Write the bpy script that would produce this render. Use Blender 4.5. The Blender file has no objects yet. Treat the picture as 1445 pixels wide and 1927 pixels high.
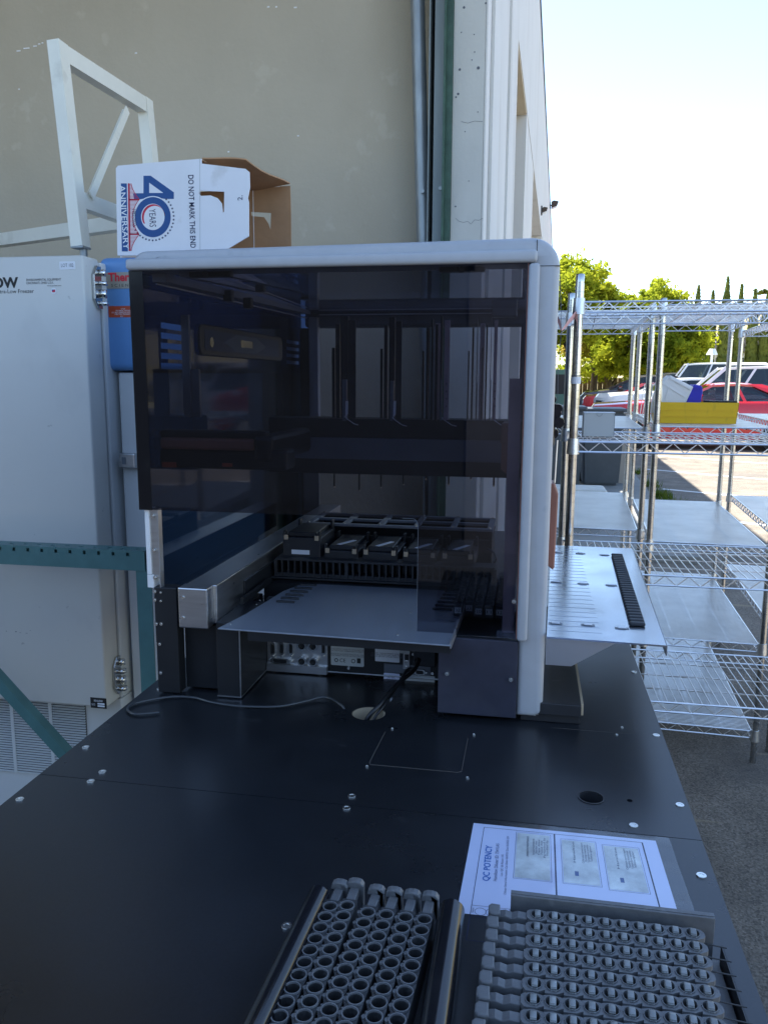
import bpy, bmesh, math, random
from mathutils import Vector, Matrix
R = math.radians
random.seed(7)
S = bpy.context.scene
C = S.collection

# ------------------------------------------------------------------ camera
H, FPX, PITCH, YAW, ROLL = 1.55, 1515.0, R(9.32), R(10.24), R(0.3)
cam = bpy.data.cameras.new("camera"); camo = bpy.data.objects.new("camera", cam); C.objects.link(camo)
_F = Vector((-math.sin(YAW) * math.cos(PITCH), math.cos(YAW) * math.cos(PITCH), -math.sin(PITCH)))
_r0 = Vector((math.cos(YAW), math.sin(YAW), 0)); _u0 = _r0.cross(_F)
_R = _r0 * math.cos(ROLL) + _u0 * math.sin(ROLL); _U = _R.cross(_F)
camo.matrix_world = Matrix(((_R.x, _U.x, -_F.x, 0), (_R.y, _U.y, -_F.y, 0), (_R.z, _U.z, -_F.z, H), (0, 0, 0, 1)))
cam.sensor_fit = 'HORIZONTAL'; cam.sensor_width = 36; cam.lens = 36 * FPX / 1445
cam.clip_start = 0.02; cam.clip_end = 2000
S.camera = camo

# ------------------------------------------------------------------ sky, sun, exposure
SUN_DIR = Vector((-0.42, 0.40, 1.0)).normalized()
EL = math.asin(SUN_DIR.z)
W = bpy.data.worlds.new("World"); S.world = W; W.use_nodes = True
nt = W.node_tree; bg = nt.nodes["Background"]
sky = nt.nodes.new("ShaderNodeTexSky"); sky.sky_type = 'NISHITA'; sky.sun_disc = False
sky.sun_elevation = EL; sky.sun_rotation = R(-45); sky.altitude = 800
sky.air_density = 1.0; sky.dust_density = 0.2; sky.ozone_density = 0.4
nt.links.new(sky.outputs[0], bg.inputs[0]); bg.inputs[1].default_value = 0.115
sl = bpy.data.lights.new("sun", 'SUN'); sl.energy = 5.0; sl.angle = R(0.5); sl.color = (1, .95, .86)
so = bpy.data.objects.new("sun", sl); C.objects.link(so)
so.rotation_euler = SUN_DIR.to_track_quat('Z', 'Y').to_euler()
S.view_settings.view_transform = 'Standard'; S.view_settings.look = 'None'
S.view_settings.gamma = 1; S.view_settings.use_curve_mapping = False
S.view_settings.exposure = 1.95
S.render.engine = 'CYCLES'
S.cycles.max_bounces = 10; S.cycles.transparent_max_bounces = 16; S.cycles.diffuse_bounces = 5

# ------------------------------------------------------------------ survey: where a sight line meets a known plane
def ray(px, py): return _F + _R * ((px - 722.5) / FPX) - _U * ((py - 963.5) / FPX)
def atY(px, py, y): d = ray(px, py); return Vector((0, 0, H)) + d * (y / d.y)
def atZ(px, py, z): d = ray(px, py); return Vector((0, 0, H)) + d * ((z - H) / d.z)
def atX(px, py, x): d = ray(px, py); return Vector((0, 0, H)) + d * (x / d.x)

# ------------------------------------------------------------------ materials
M = {}
def mat(name, col, rough=.5, metal=0., var=.0, vscale=8., bump=0., bscale=60., spec=.5, coat=0., stretch=None, rvar=0., extra=None):
    m = bpy.data.materials.new(name); m.use_nodes = True; M[name] = m
    t = m.node_tree; b = t.nodes["Principled BSDF"]
    b.inputs["Base Color"].default_value = (*col, 1); b.inputs["Roughness"].default_value = rough
    b.inputs["Metallic"].default_value = metal; b.inputs["Specular IOR Level"].default_value = spec
    b.inputs["Coat Weight"].default_value = coat
    tc = t.nodes.new("ShaderNodeTexCoord"); mp = t.nodes.new("ShaderNodeMapping")
    t.links.new(tc.outputs["Object"], mp.inputs[0])
    if stretch: mp.inputs["Scale"].default_value = stretch
    if var or rvar:
        n = t.nodes.new("ShaderNodeTexNoise"); n.inputs["Scale"].default_value = vscale; n.inputs["Detail"].default_value = 6
        n.inputs["Roughness"].default_value = .6
        t.links.new(mp.outputs[0], n.inputs[0])
        if var:
            r = t.nodes.new("ShaderNodeValToRGB"); r.color_ramp.elements[0].position = .3; r.color_ramp.elements[1].position = .7
            r.color_ramp.elements[0].color = (*[max(0, c * (1 - var)) for c in col], 1)
            r.color_ramp.elements[1].color = (*[min(1, c * (1 + var)) for c in col], 1)
            t.links.new(n.outputs[0], r.inputs[0]); t.links.new(r.outputs[0], b.inputs["Base Color"])
        if rvar:
            q = t.nodes.new("ShaderNodeMapRange"); q.inputs["From Min"].default_value = .3; q.inputs["From Max"].default_value = .7
            q.inputs["To Min"].default_value = max(.02, rough - rvar); q.inputs["To Max"].default_value = rough + rvar
            t.links.new(n.outputs[0], q.inputs[0]); t.links.new(q.outputs[0], b.inputs["Roughness"])
    if bump:
        n2 = t.nodes.new("ShaderNodeTexNoise"); n2.inputs["Scale"].default_value = bscale; n2.inputs["Detail"].default_value = 8
        t.links.new(mp.outputs[0], n2.inputs[0])
        bp = t.nodes.new("ShaderNodeBump"); bp.inputs["Strength"].default_value = bump; bp.inputs["Distance"].default_value = .01
        t.links.new(n2.outputs[0], bp.inputs["Height"]); t.links.new(bp.outputs[0], b.inputs["Normal"])
    return m

def tinted(name, tint, rough=.02, refl=1.0, haze_=0):
    m = bpy.data.materials.new(name); m.use_nodes = True; M[name] = m
    t = m.node_tree; t.nodes.clear()
    o = t.nodes.new("ShaderNodeOutputMaterial"); mx = t.nodes.new("ShaderNodeMixShader")
    tr = t.nodes.new("ShaderNodeBsdfTransparent"); tr.inputs[0].default_value = (*tint, 1)
    gl = t.nodes.new("ShaderNodeBsdfGlossy"); gl.inputs["Roughness"].default_value = rough
    gl.inputs[0].default_value = (refl, refl, refl, 1)
    fr = t.nodes.new("ShaderNodeFresnel"); ge = t.nodes.new("ShaderNodeNewGeometry"); mr = t.nodes.new("ShaderNodeMapRange")
    mr.inputs["To Min"].default_value = 1.49; mr.inputs["To Max"].default_value = 1 / 1.49
    t.links.new(ge.outputs["Backfacing"], mr.inputs[0]); t.links.new(mr.outputs[0], fr.inputs[0])
    t.links.new(fr.outputs[0], mx.inputs[0]); t.links.new(tr.outputs[0], mx.inputs[1]); t.links.new(gl.outputs[0], mx.inputs[2])
    if not haze_: t.links.new(mx.outputs[0], o.inputs[0]); return m
    # dust film and wiped smears lying on the acrylic
    df = t.nodes.new("ShaderNodeBsdfDiffuse"); df.inputs[0].default_value = (.55, .56, .60, 1); m2 = t.nodes.new("ShaderNodeMixShader")
    tc = t.nodes.new("ShaderNodeTexCoord"); mp = t.nodes.new("ShaderNodeMapping"); mp.inputs["Rotation"].default_value = (0, .7, 0); mp.inputs["Scale"].default_value = (1, 1, 3.5)
    n = t.nodes.new("ShaderNodeTexNoise"); n.inputs["Scale"].default_value = 4; n.inputs["Detail"].default_value = 9; n.inputs["Roughness"].default_value = .65
    q = t.nodes.new("ShaderNodeMapRange"); q.inputs["From Min"].default_value = .42; q.inputs["From Max"].default_value = .80; q.inputs["To Max"].default_value = haze_
    t.links.new(tc.outputs["Object"], mp.inputs[0]); t.links.new(mp.outputs[0], n.inputs[0]); t.links.new(n.outputs[0], q.inputs[0])
    t.links.new(q.outputs[0], m2.inputs[0]); t.links.new(mx.outputs[0], m2.inputs[1]); t.links.new(df.outputs[0], m2.inputs[2]); t.links.new(m2.outputs[0], o.inputs[0]); return m

mat('table', (.012, .0135, .016), .30, var=.4, vscale=2.2, rvar=.07, spec=.6)
mat('table_edge', (.09, .08, .07), .6)
mat('trim', (.41, .43, .455), .38, var=.04, vscale=30, bump=.04, bscale=900)
mat('black', (.013, .014, .016), .42, var=.2, bump=.03, bscale=500)
mat('black_gloss', (.008, .008, .010), .15)
mat('black_plastic', (.022, .023, .026), .48, var=.15, vscale=40, bump=.06, bscale=700)
mat('rim_grey', (.16, .162, .165), .35, var=.15, vscale=80)
mat('carrier', (.045, .046, .047), .42, var=.2, vscale=60, bump=.08, bscale=500)
mat('carrier_grey', (.125, .127, .128), .45, var=.18, vscale=60, bump=.08, bscale=500)
mat('clip', (.24, .25, .245), .4, metal=.2, var=.25, vscale=60)
mat('cover_blue', (.028, .030, .050), .55, var=.25, vscale=14)
mat('steel', (.60, .60, .60), .33, metal=1, var=.08, vscale=12, stretch=(1, 1, 12), rvar=.06, bump=.02, bscale=300)
mat('steel_plate', (.36, .40, .46), .44, metal=.75, var=.05, vscale=14, stretch=(6, .6, 1), rvar=.05)
mat('tray_metal', (.66, .70, .76), .2, metal=1, var=.05, vscale=6, rvar=.06)
mat('tray_line', (.34, .37, .42), .3, metal=1)
mat('aluminium', (.62, .63, .65), .4, metal=1)
mat('dark_alu', (.17, .19, .22), .42, metal=.35, var=.15)
mat('plate_pink', (.52, .40, .41), .4, metal=.2, var=.15, vscale=20)
mat('chrome', (.50, .50, .49), .2, metal=1, var=.12, vscale=25, rvar=.06)
mat('wire', (.86, .86, .86), .3, metal=1, var=.08)
mat('screw', (.75, .74, .70), .25, metal=1)
mat('wall_beige', (.45, .405, .325), .85, var=.055, vscale=1.6, bump=.25, bscale=40)
mat('facade', (.52, .52, .49), .85, var=.05, vscale=2.2, bump=.15, bscale=60)
mat('facade_light', (.60, .595, .57), .85, var=.04, vscale=2.2, bump=.12, bscale=60)
mat('soffit', (.58, .50, .36), .85, var=.04)
mat('coping', (.03, .03, .035), .6)
mat('green_steel', (.035, .085, .06), .5, var=.3, vscale=20)
mat('galv', (.30, .33, .35), .45, metal=.6, var=.2, vscale=25, stretch=(1, 1, .25))
mat('guide', (.20, .24, .25), .5, var=.12, vscale=10, stretch=(1, 1, .2))
mat('ceiling', (.42, .36, .27), .9, var=.1)
mat('concrete_floor', (.46, .42, .36), .75, var=.15, vscale=2, bump=.1)
mat('freezer', (.585, .585, .55), .34, var=.03, vscale=1.5, bump=.05, bscale=350, coat=.1)
mat('freezer_light', (.60, .62, .62), .4, var=.03, vscale=2)
mat('freezer_side', (.16, .19, .19), .55)
mat('gasket', (.02, .02, .02), .7)
mat('grille_dark', (.06, .065, .065), .7)
mat('blue', (.11, .26, .52), .42, var=.05, bump=.03, bscale=400)
mat('back_navy', (.010, .016, .022), .3, var=.3, vscale=2)
mat('blue_dark', (.02, .05, .10), .5)
mat('teal', (.065, .165, .165), .42, var=.15, vscale=12, bump=.08, bscale=200)
mat('white_paint', (.78, .77, .68), .42, var=.05, vscale=6, bump=.04, bscale=300)
mat('ply_edge', (.50, .40, .27), .8)
mat('box_white', (.76, .77, .80), .6, var=.03, vscale=9, bump=.08, bscale=35)
mat('kraft', (.36, .21, .11), .8, var=.12, vscale=10, bump=.1, bscale=50)
mat('print_blue', (.012, .075, .25), .6)
mat('title_blue', (.02, .16, .50), .6)
mat('print_navy', (.01, .02, .075), .6)
mat('print_soft', (.10, .12, .22), .6)
mat('print_red', (.55, .015, .055), .6)
mat('print_black', (.012, .012, .012), .6)
mat('print_grey', (.10, .11, .13), .6)
mat('sticker', (.75, .78, .82), .5)
mat('sticker_grey', (.50, .53, .53), .55)
mat('badge', (.34, .31, .26), .4, metal=.3)
mat('red_text', (.62, .02, .04), .5)
mat('red_label', (.42, .06, .02), .5)
mat('paper', (.70, .74, .92), .6, var=.02)
mat('photo_print', (.62, .65, .62), .35, var=.35, vscale=25)
mat('cyan_dot', (.02, .55, .50), .5)
mat('yellow', (.80, .50, .008), .42, var=.04)
mat('white_plastic', (.80, .80, .79), .45)
mat('blue_plastic', (.02, .02, .48), .4)
mat('pink_tape', (.66, .38, .40), .6)
mat('rust_plastic', (.28, .12, .085), .45, var=.15)
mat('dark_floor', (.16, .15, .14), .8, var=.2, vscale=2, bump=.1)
mat('dark_bin', (.06, .072, .085), .5, var=.1)
mat('tan_bin', (.34, .30, .26), .7)
mat('grey_lid', (.48, .48, .44), .7, var=.15)
mat('asphalt', (.170, .145, .115), .92, var=.30, vscale=3, bump=.5, bscale=120)
mat('sidewalk', (.235, .235, .22), .9, var=.12, vscale=2.5, bump=.2, bscale=90)
mat('line_paint', (.68, .68, .66), .8, var=.12, vscale=15)
mat('dry_grass', (.42, .36, .15), .95, var=.3, vscale=4, bump=.5, bscale=30)
mat('hill_grass', (.27, .225, .10), .95, var=.22, vscale=.06)
mat('bark', (.06, .045, .035), .9, var=.3, vscale=6, bump=.4, bscale=20)
mat('car_red', (.52, .012, .02), .25, coat=.8)
mat('car_white', (.72, .73, .74), .3, coat=.6)
mat('car_grey', (.10, .095, .09), .25, metal=.5, coat=.8)
mat('tyre', (.02, .02, .02), .8)
mat('hub', (.45, .45, .46), .3, metal=1)
mat('amber', (.65, .12, .01), .3)
mat('headlight', (.55, .60, .66), .12, metal=.4)
mat('util_green', (.07, .16, .12), .6)
mat('roof_dark', (.16, .14, .15), .6)
mat('house', (.50, .47, .42), .8)
mat('reflection_dark', (.012, .016, .026), .9, var=.2)  # for the unseen helpers that keep the smoked panel's reflection dark
mat('reflection_grey', (.07, .075, .10), .9, var=.5, vscale=1.2)  # for the added panel mirrored at the smoked panel's right
mat('fence_wood', (.16, .10, .06), .9, var=.3, vscale=6)
mat('ribbed_black', (.016, .018, .022), .5)
mat('cable', (.015, .016, .018), .38)
mat('cable_grey', (.045, .05, .055), .35)
tinted('tint', (.49, .50, .56), .015, 1.0, .007)
tinted('tint_far', (.045, .075, .12), .05, .5)
mat('rail_grey', (.36, .38, .42), .45, metal=.2, var=.1)
tinted('laminate', (.93, .94, .95), .10, 1.0)
tinted('car_glass', (.22, .26, .27), .02, 1.6)

# speckle in the asphalt
def speckle(name, sc, lo, hi):
    m = M[name]; t = m.node_tree; b = t.nodes["Principled BSDF"]
    src = b.inputs["Base Color"].links[0].from_socket
    v = t.nodes.new("ShaderNodeTexVoronoi"); v.inputs["Scale"].default_value = sc
    tc = t.nodes.new("ShaderNodeTexCoord"); t.links.new(tc.outputs["Object"], v.inputs[0])
    mr = t.nodes.new("ShaderNodeMapRange"); mr.inputs["To Min"].default_value = lo; mr.inputs["To Max"].default_value = hi
    t.links.new(v.outputs["Color"], mr.inputs[0])
    mx = t.nodes.new("ShaderNodeMixRGB"); mx.blend_type = 'MULTIPLY'; mx.inputs[0].default_value = 1
    t.links.new(src, mx.inputs[1]); t.links.new(mr.outputs[0], mx.inputs[2]); t.links.new(mx.outputs[0], b.inputs["Base Color"])
speckle('asphalt', 160, .45, 1.5)
speckle('sidewalk', 220, .8, 1.15); speckle('table', 420, .9, 1.3)

def scuff(name, sc, stretch, lo, hi, col, amt, detail=6):      # irregular worn or dusty patches of another colour
    m = M[name]; t = m.node_tree; b = t.nodes["Principled BSDF"]; L = b.inputs["Base Color"].links
    tc = t.nodes.new("ShaderNodeTexCoord"); mp = t.nodes.new("ShaderNodeMapping"); mp.inputs["Scale"].default_value = stretch
    mp.inputs["Location"].default_value = (sc * .37, .21 * sc, .5); mp.inputs["Rotation"].default_value = (0, 0, .6 if stretch[0] != stretch[1] else 0)
    n = t.nodes.new("ShaderNodeTexNoise"); n.inputs["Scale"].default_value = sc; n.inputs["Detail"].default_value = detail
    t.links.new(tc.outputs["Object"], mp.inputs[0]); t.links.new(mp.outputs[0], n.inputs[0])
    mr = t.nodes.new("ShaderNodeMapRange"); mr.inputs["From Min"].default_value = lo; mr.inputs["From Max"].default_value = hi; mr.inputs["To Max"].default_value = amt
    t.links.new(n.outputs[0], mr.inputs[0]); mx = t.nodes.new("ShaderNodeMixRGB"); t.links.new(mr.outputs[0], mx.inputs[0])
    if L: t.links.new(L[0].from_socket, mx.inputs[1])
    else: mx.inputs[1].default_value = b.inputs["Base Color"].default_value
    mx.inputs[2].default_value = (*col, 1); t.links.new(mx.outputs[0], b.inputs["Base Color"])
scuff('table', 4.0, (1, 1, 1), .56, .80, (.040, .042, .045), .35)
scuff('table', 11.0, (1, 2.5, 1), .70, .74, (.07, .072, .075), .22)
scuff('wall_beige', 1.1, (1, 1, .45), .48, .75, (.33, .28, .20), .55)
scuff('wall_beige', 9.0, (1, 1, 1), .64, .72, (.60, .57, .48), .25)
scuff('facade', 2.0, (1, 1, .3), .52, .75, (.30, .29, .26), .4)
scuff('facade_light', 3.0, (1, 1, .25), .55, .78, (.38, .35, .30), .4)
scuff('freezer', 3.2, (1, 1, .6), .56, .75, (.36, .355, .34), .45)
scuff('black_gloss', 12, (1, 1, 1), .6, .75, (.05, .05, .05), .3)
scuff('freezer', 30, (1, 1, 1), .70, .74, (.24, .24, .23), .5)
scuff('trim', 22, (1, 1, 1), .66, .74, (.25, .27, .30), .35)
scuff('white_paint', 9, (1, 1, 1), .60, .72, (.42, .40, .34), .4)
scuff('asphalt', .9, (1, 1, 1), .55, .66, (.10, .09, .08), .5)
scuff('asphalt', 1.2, (.6, 7, 1), .62, .66, (.33, .27, .17), .5)
scuff('box_white', 14, (1, 1, 1), .62, .72, (.42, .40, .36), .3)
scuff('black_plastic', 40, (1, 1, 1), .62, .72, (.07, .07, .07), .5)
scuff('carrier_grey', 60, (1, 1, 1), .60, .70, (.20, .20, .20), .45)
scuff('carrier', 60, (1, 1, 1), .60, .70, (.15, .15, .15), .45)
scuff('yellow', 12, (3, 1, 1), .60, .70, (.36, .22, .02), .3)
scuff('cover_blue', 7, (1, 1, 1), .55, .7, (.06, .062, .075), .5)

def leafmat(name, c1, c2, sc):
    m = bpy.data.materials.new(name); m.use_nodes = True; M[name] = m
    t = m.node_tree; t.nodes.clear(); o = t.nodes.new("ShaderNodeOutputMaterial")
    tc = t.nodes.new("ShaderNodeTexCoord"); n = t.nodes.new("ShaderNodeTexNoise"); n.inputs["Scale"].default_value = sc; n.inputs["Detail"].default_value = 5
    t.links.new(tc.outputs["Object"], n.inputs[0])
    r = t.nodes.new("ShaderNodeValToRGB"); r.color_ramp.elements[0].position = .35; r.color_ramp.elements[1].position = .65
    r.color_ramp.elements[0].color = (*c1, 1); r.color_ramp.elements[1].color = (*c2, 1); t.links.new(n.outputs[0], r.inputs[0])
    d = t.nodes.new("ShaderNodeBsdfDiffuse"); tr = t.nodes.new("ShaderNodeBsdfTranslucent"); mx = t.nodes.new("ShaderNodeMixShader"); mx.inputs[0].default_value = .45
    t.links.new(r.outputs[0], d.inputs[0]); t.links.new(r.outputs[0], tr.inputs[0])
    t.links.new(d.outputs[0], mx.inputs[1]); t.links.new(tr.outputs[0], mx.inputs[2]); t.links.new(mx.outputs[0], o.inputs[0])
leafmat('leaf', (.15, .20, .018), (.42, .44, .035), .9)
leafmat('leaf_warm', (.15, .16, .02), (.36, .28, .06), .9)
leafmat('leaf_hedge', (.04, .06, .015), (.10, .11, .02), .8)
leafmat('leaf_cypress', (.09, .12, .035), (.19, .22, .06), 1.2)
leafmat('leaf_weed', (.06, .11, .02), (.14, .17, .03), 9)

# ------------------------------------------------------------------ mesh helper
class MB:
    def __init__(s): s.bm = bmesh.new()
    def box(s, a, b, bev=0, seg=2, mtx=None):
        a = Vector(a); b = Vector(b); c = (a + b) / 2; d = b - a
        t = bmesh.new(); r = bmesh.ops.create_cube(t, size=1)
        for v in t.verts: v.co = Vector((v.co.x * d.x, v.co.y * d.y, v.co.z * d.z))
        bev = min(bev, min(abs(q) for q in d) * .45)
        if bev > 0: bmesh.ops.bevel(t, geom=list(t.edges), offset=bev, segments=seg, affect='EDGES', profile=.5)
        for v in t.verts: v.co += c
        if mtx is not None:
            for v in t.verts: v.co = mtx @ v.co
        s.merge(t); return s
    def merge(s, t):
        me = bpy.data.meshes.new('tmp'); t.to_mesh(me); s.bm.from_mesh(me); bpy.data.meshes.remove(me); t.free()
    def tube(s, pts, r, seg=8, cap=True, radii=None):
        pts = [Vector(p) for p in pts]; bm = s.bm; rings = []
        up = Vector((0, 0, 1)); prev = None
        for i, p in enumerate(pts):
            if i == 0: d = pts[1] - p
            elif i == len(pts) - 1: d = p - pts[i - 1]
            else: d = (pts[i + 1] - p).normalized() + (p - pts[i - 1]).normalized()
            d.normalize()
            if prev is None:
                x = d.cross(up)
                if x.length < 1e-3: x = Vector((1, 0, 0))
                x = (x - d * x.dot(d)).normalized()
            else:
                x = prev - d * prev.dot(d); x.normalize()
            prev = x; y = d.cross(x); rr = radii[i] if radii else r
            o = math.pi / 4 if seg == 4 else 0
            rings.append([bm.verts.new(p + (x * math.cos(o + 2 * math.pi * k / seg) + y * math.sin(o + 2 * math.pi * k / seg)) * rr) for k in range(seg)])
        for a, b in zip(rings, rings[1:]):
            for k in range(seg): bm.faces.new((a[k], a[(k + 1) % seg], b[(k + 1) % seg], b[k]))
        if cap: bm.faces.new(rings[0][::-1]); bm.faces.new(rings[-1])
        return s
    def bar(s, p, q, w, h, up=(0, 0, 1)):     # rectangular bar between two points
        p = Vector(p); q = Vector(q); d = (q - p).normalized(); u = Vector(up); x = d.cross(u).normalized(); y = x.cross(d)
        bm = s.bm; A = []
        for c in (p, q):
            A.append([bm.verts.new(c + x * (i * w / 2) + y * (j * h / 2)) for i, j in ((-1, -1), (1, -1), (1, 1), (-1, 1))])
        for k in range(4): bm.faces.new((A[0][k], A[0][(k + 1) % 4], A[1][(k + 1) % 4], A[1][k]))
        bm.faces.new(A[0][::-1]); bm.faces.new(A[1]); return s
    def prism(s, poly, n0, n1, axis='y', bev=0, seg=2):  # poly in the plane of the other two axes
        t = bmesh.new()
        def P(a, b, n): return {'y': (a, n, b), 'x': (n, a, b), 'z': (a, b, n)}[axis]
        v0 = [t.verts.new(P(a, b, n0)) for a, b in poly]; v1 = [t.verts.new(P(a, b, n1)) for a, b in poly]
        k = len(poly)
        f0 = t.faces.new(v0); f1 = t.faces.new(v1[::-1])
        for i in range(k): t.faces.new((v0[i], v1[i], v1[(i + 1) % k], v0[(i + 1) % k]))
        bmesh.ops.recalc_face_normals(t, faces=list(t.faces))
        if bev:
            es = [e for e in t.edges if (e.verts[0] in v0) == (e.verts[1] in v0)]
            bmesh.ops.bevel(t, geom=es, offset=bev, segments=seg, affect='EDGES', profile=.5)
        s.merge(t); return s
    def quad(s, *p):
        s.bm.faces.new([s.bm.verts.new(q) for q in p]); return s
    def disc(s, c, r, n=(0, 0, 1), seg=16, th=0):
        c = Vector(c); n = Vector(n).normalized(); s.tube([c, c + n * max(th, 1e-4)], r, seg); return s
    def ring(s, c, ro, ri, n=(0, 0, 1), seg=20, th=.0005):
        c = Vector(c); n = Vector(n).normalized(); x = n.orthogonal().normalized(); y = n.cross(x); bm = s.bm
        L = [[bm.verts.new(c + n * h + (x * math.cos(2 * math.pi * k / seg) + y * math.sin(2 * math.pi * k / seg)) * r) for k in range(seg)] for r, h in ((ro, 0), (ro, th), (ri, th), (ri, 0))]
        for a in range(4):
            A, B = L[a], L[(a + 1) % 4]
            for k in range(seg): bm.faces.new((A[k], A[(k + 1) % seg], B[(k + 1) % seg], B[k]))
        return s

WPOS = {}
def wloc(o):
    v = Vector((0, 0, 0))
    while o: v += o.location; o = o.parent
    return v
def tag(o, label=None, cat=None, group=None, kind=None):
    if label: o['label'] = label
    if cat: o['category'] = cat
    if group: o['group'] = group
    if kind: o['kind'] = kind
    return o
def obj(name, mb, m, parent=None, smooth=False, local=False, loc=None):
    """link the mesh as ONE object; geometry is given in world space unless local"""
    bm = mb.bm
    me = bpy.data.meshes.new(name)
    off = Vector((0, 0, 0))
    if parent is not None and not local: off = wloc(parent)
    if loc is not None: off = off + Vector(loc)
    if off.length > 0 and not local:
        for v in bm.verts: v.co -= off
    bmesh.ops.recalc_face_normals(bm, faces=list(bm.faces))
    if smooth:
        for f in bm.faces: f.smooth = True
        for e in bm.edges:
            if len(e.link_faces) == 2 and e.calc_face_angle(0) > R(38): e.smooth = False
    bm.to_mesh(me); bm.free()
    me.materials.append(M[m] if isinstance(m, str) else m)
    o = bpy.data.objects.new(name, me); C.objects.link(o)
    if parent is not None: o.parent = parent
    if loc is not None: o.location = loc
    return o
def thing(name, label, cat, loc=(0, 0, 0), rz=0, group=None):
    o = bpy.data.objects.new(name, None); C.objects.link(o); o.location = loc; o.rotation_euler = (0, 0, rz)
    o.empty_display_size = .1
    return tag(o, label, cat, group)
def copy_tree(o, parent=None):
    c = o.copy(); C.objects.link(c); c.parent = parent
    for ch in list(o.children): copy_tree(ch, c)
    return c

# --- lettering as real flat mesh
def text(s, size, m, parent, origin, xd, yd, align='CENTER', bold=0., wide=1., name='lettering', maxw=None, ext=.0002, local=False):
    cu = bpy.data.curves.new('t', 'FONT'); cu.body = s; cu.size = size; cu.align_x = align; cu.align_y = 'CENTER'; cu.offset = bold
    cu.resolution_u = 3; cu.space_line = .9
    ob = bpy.data.objects.new('t', cu); C.objects.link(ob)
    dg = bpy.context.evaluated_depsgraph_get(); me = bpy.data.meshes.new_from_object(ob.evaluated_get(dg))
    bpy.data.objects.remove(ob); bpy.data.curves.remove(cu)
    xd = Vector(xd).normalized(); yd = Vector(yd).normalized(); n = xd.cross(yd); o = Vector(origin)
    if maxw:
        xs = [v.co.x for v in me.vertices]; w = max(xs) - min(xs)
        wide = maxw / w
    off = Vector((0, 0, 0)) if (parent is None or local) else wloc(parent)
    for v in me.vertices: v.co = o + xd * v.co.x * wide + yd * v.co.y + n * ext - off
    me.materials.clear(); me.materials.append(M[m])
    b = bpy.data.objects.new(name, me); C.objects.link(b)
    if parent: b.parent = parent
    return b
def arc(cx, cy, r, a0, a1, n=8): return [(cx + r * math.cos(R(a0 + (a1 - a0) * i / n)), cy + r * math.sin(R(a0 + (a1 - a0) * i / n))) for i in range(n + 1)]
def rrect(x0, z0, x1, z1, r, n=5):
    return arc(x1 - r, z1 - r, r, 0, 90, n) + arc(x0 + r, z1 - r, r, 90, 180, n) + arc(x0 + r, z0 + r, r, 180, 270, n) + arc(x1 - r, z0 + r, r, 270, 360, n)

# ================================================================== GROUND
HEAD = R(1.8)      # the building and the street run 1.8 degrees right of the table's own direction
m = MB(); m.quad((-400, -400, 0), (400, -400, 0), (400, 400, 0), (-400, 400, 0)); tag(obj('ground', m, 'asphalt'), 'grey speckled asphalt ground', kind='structure')
FX0 = -.35
def fac(u, w): return FX0 + math.sin(HEAD) * u + w * math.cos(HEAD), u * math.cos(HEAD) - w * math.sin(HEAD)
def fpt(u, w, z): x, y = fac(u, w); return (x, y, z)
# sidewalk along the facade, far side joints
m = MB()
for i in range(16):
    u0 = 7.2 + i * 2.4; m.box((0, u0, -.05), (1.62, u0 + 2.385, .06), .006)
sw = obj('sidewalk', m, 'sidewalk', local=True); sw.location = (FX0, 0, 0); sw.rotation_euler = (0, 0, -HEAD); tag(sw, kind='structure')
m = MB(); m.quad((-4.5, -4.19, .014), (3.0, -4.19, .014), (3.0, -1.3, .014), (-4.5, -1.3, .014)); tag(obj('reflection_mask', m, 'reflection_dark'), kind='structure')  # unseen dark sheet added so the smoked panel mirrors no sunlit ground
# parking stall lines
k = 0
for (a, b) in (((2.0, 14.95), (4.3, 13.35)), ((1.92, 12.17), (4.4, 10.7)), ((2.2, 9.47), (4.6, 8.2)), ((2.3, 17.9), (4.6, 16.4)), ((2.3, 6.7), (4.6, 5.4))):
    a = Vector((*a, .004)); b = Vector((*b, .004)); d = (b - a).normalized(); b = a + d * 5.5; n = Vector((-d.y, d.x, 0)) * .05
    m = MB(); m.quad(a - n, b - n, b + n, a + n); tag(obj('parking_line', m, 'line_paint'), kind='structure')
# dry grass strip beyond the lot and rolling hill
m = MB(); m.quad((-60, 38, .006), (120, 38, .006), (120, 66, .006), (-60, 66, .006)); tag(obj('grass_strip', m, 'dry_grass'), kind='structure')
m = MB(); bm = m.bm; G = []
for i in range(61):
    row = []
    for j in range(25):
        x = -40 + i * 6; y = 66 + j * 14
        t = max(0, min(1, (x + 14) / 115.)); far = (j / 24.)
        z = (t * t * (3 - 2 * t)) * 31 * math.sin(min(1, far * 2.6) * math.pi / 2) + 1.2 * math.sin(x * .07 + j) * far + .02
        row.append(bm.verts.new((x, y, z - .02)))
    G.append(row)
for i in range(60):
    for j in range(24): bm.faces.new((G[i][j], G[i + 1][j], G[i + 1][j + 1], G[i][j + 1]))
tag(obj('hill', m, 'hill_grass', smooth=True), kind='structure')

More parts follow.
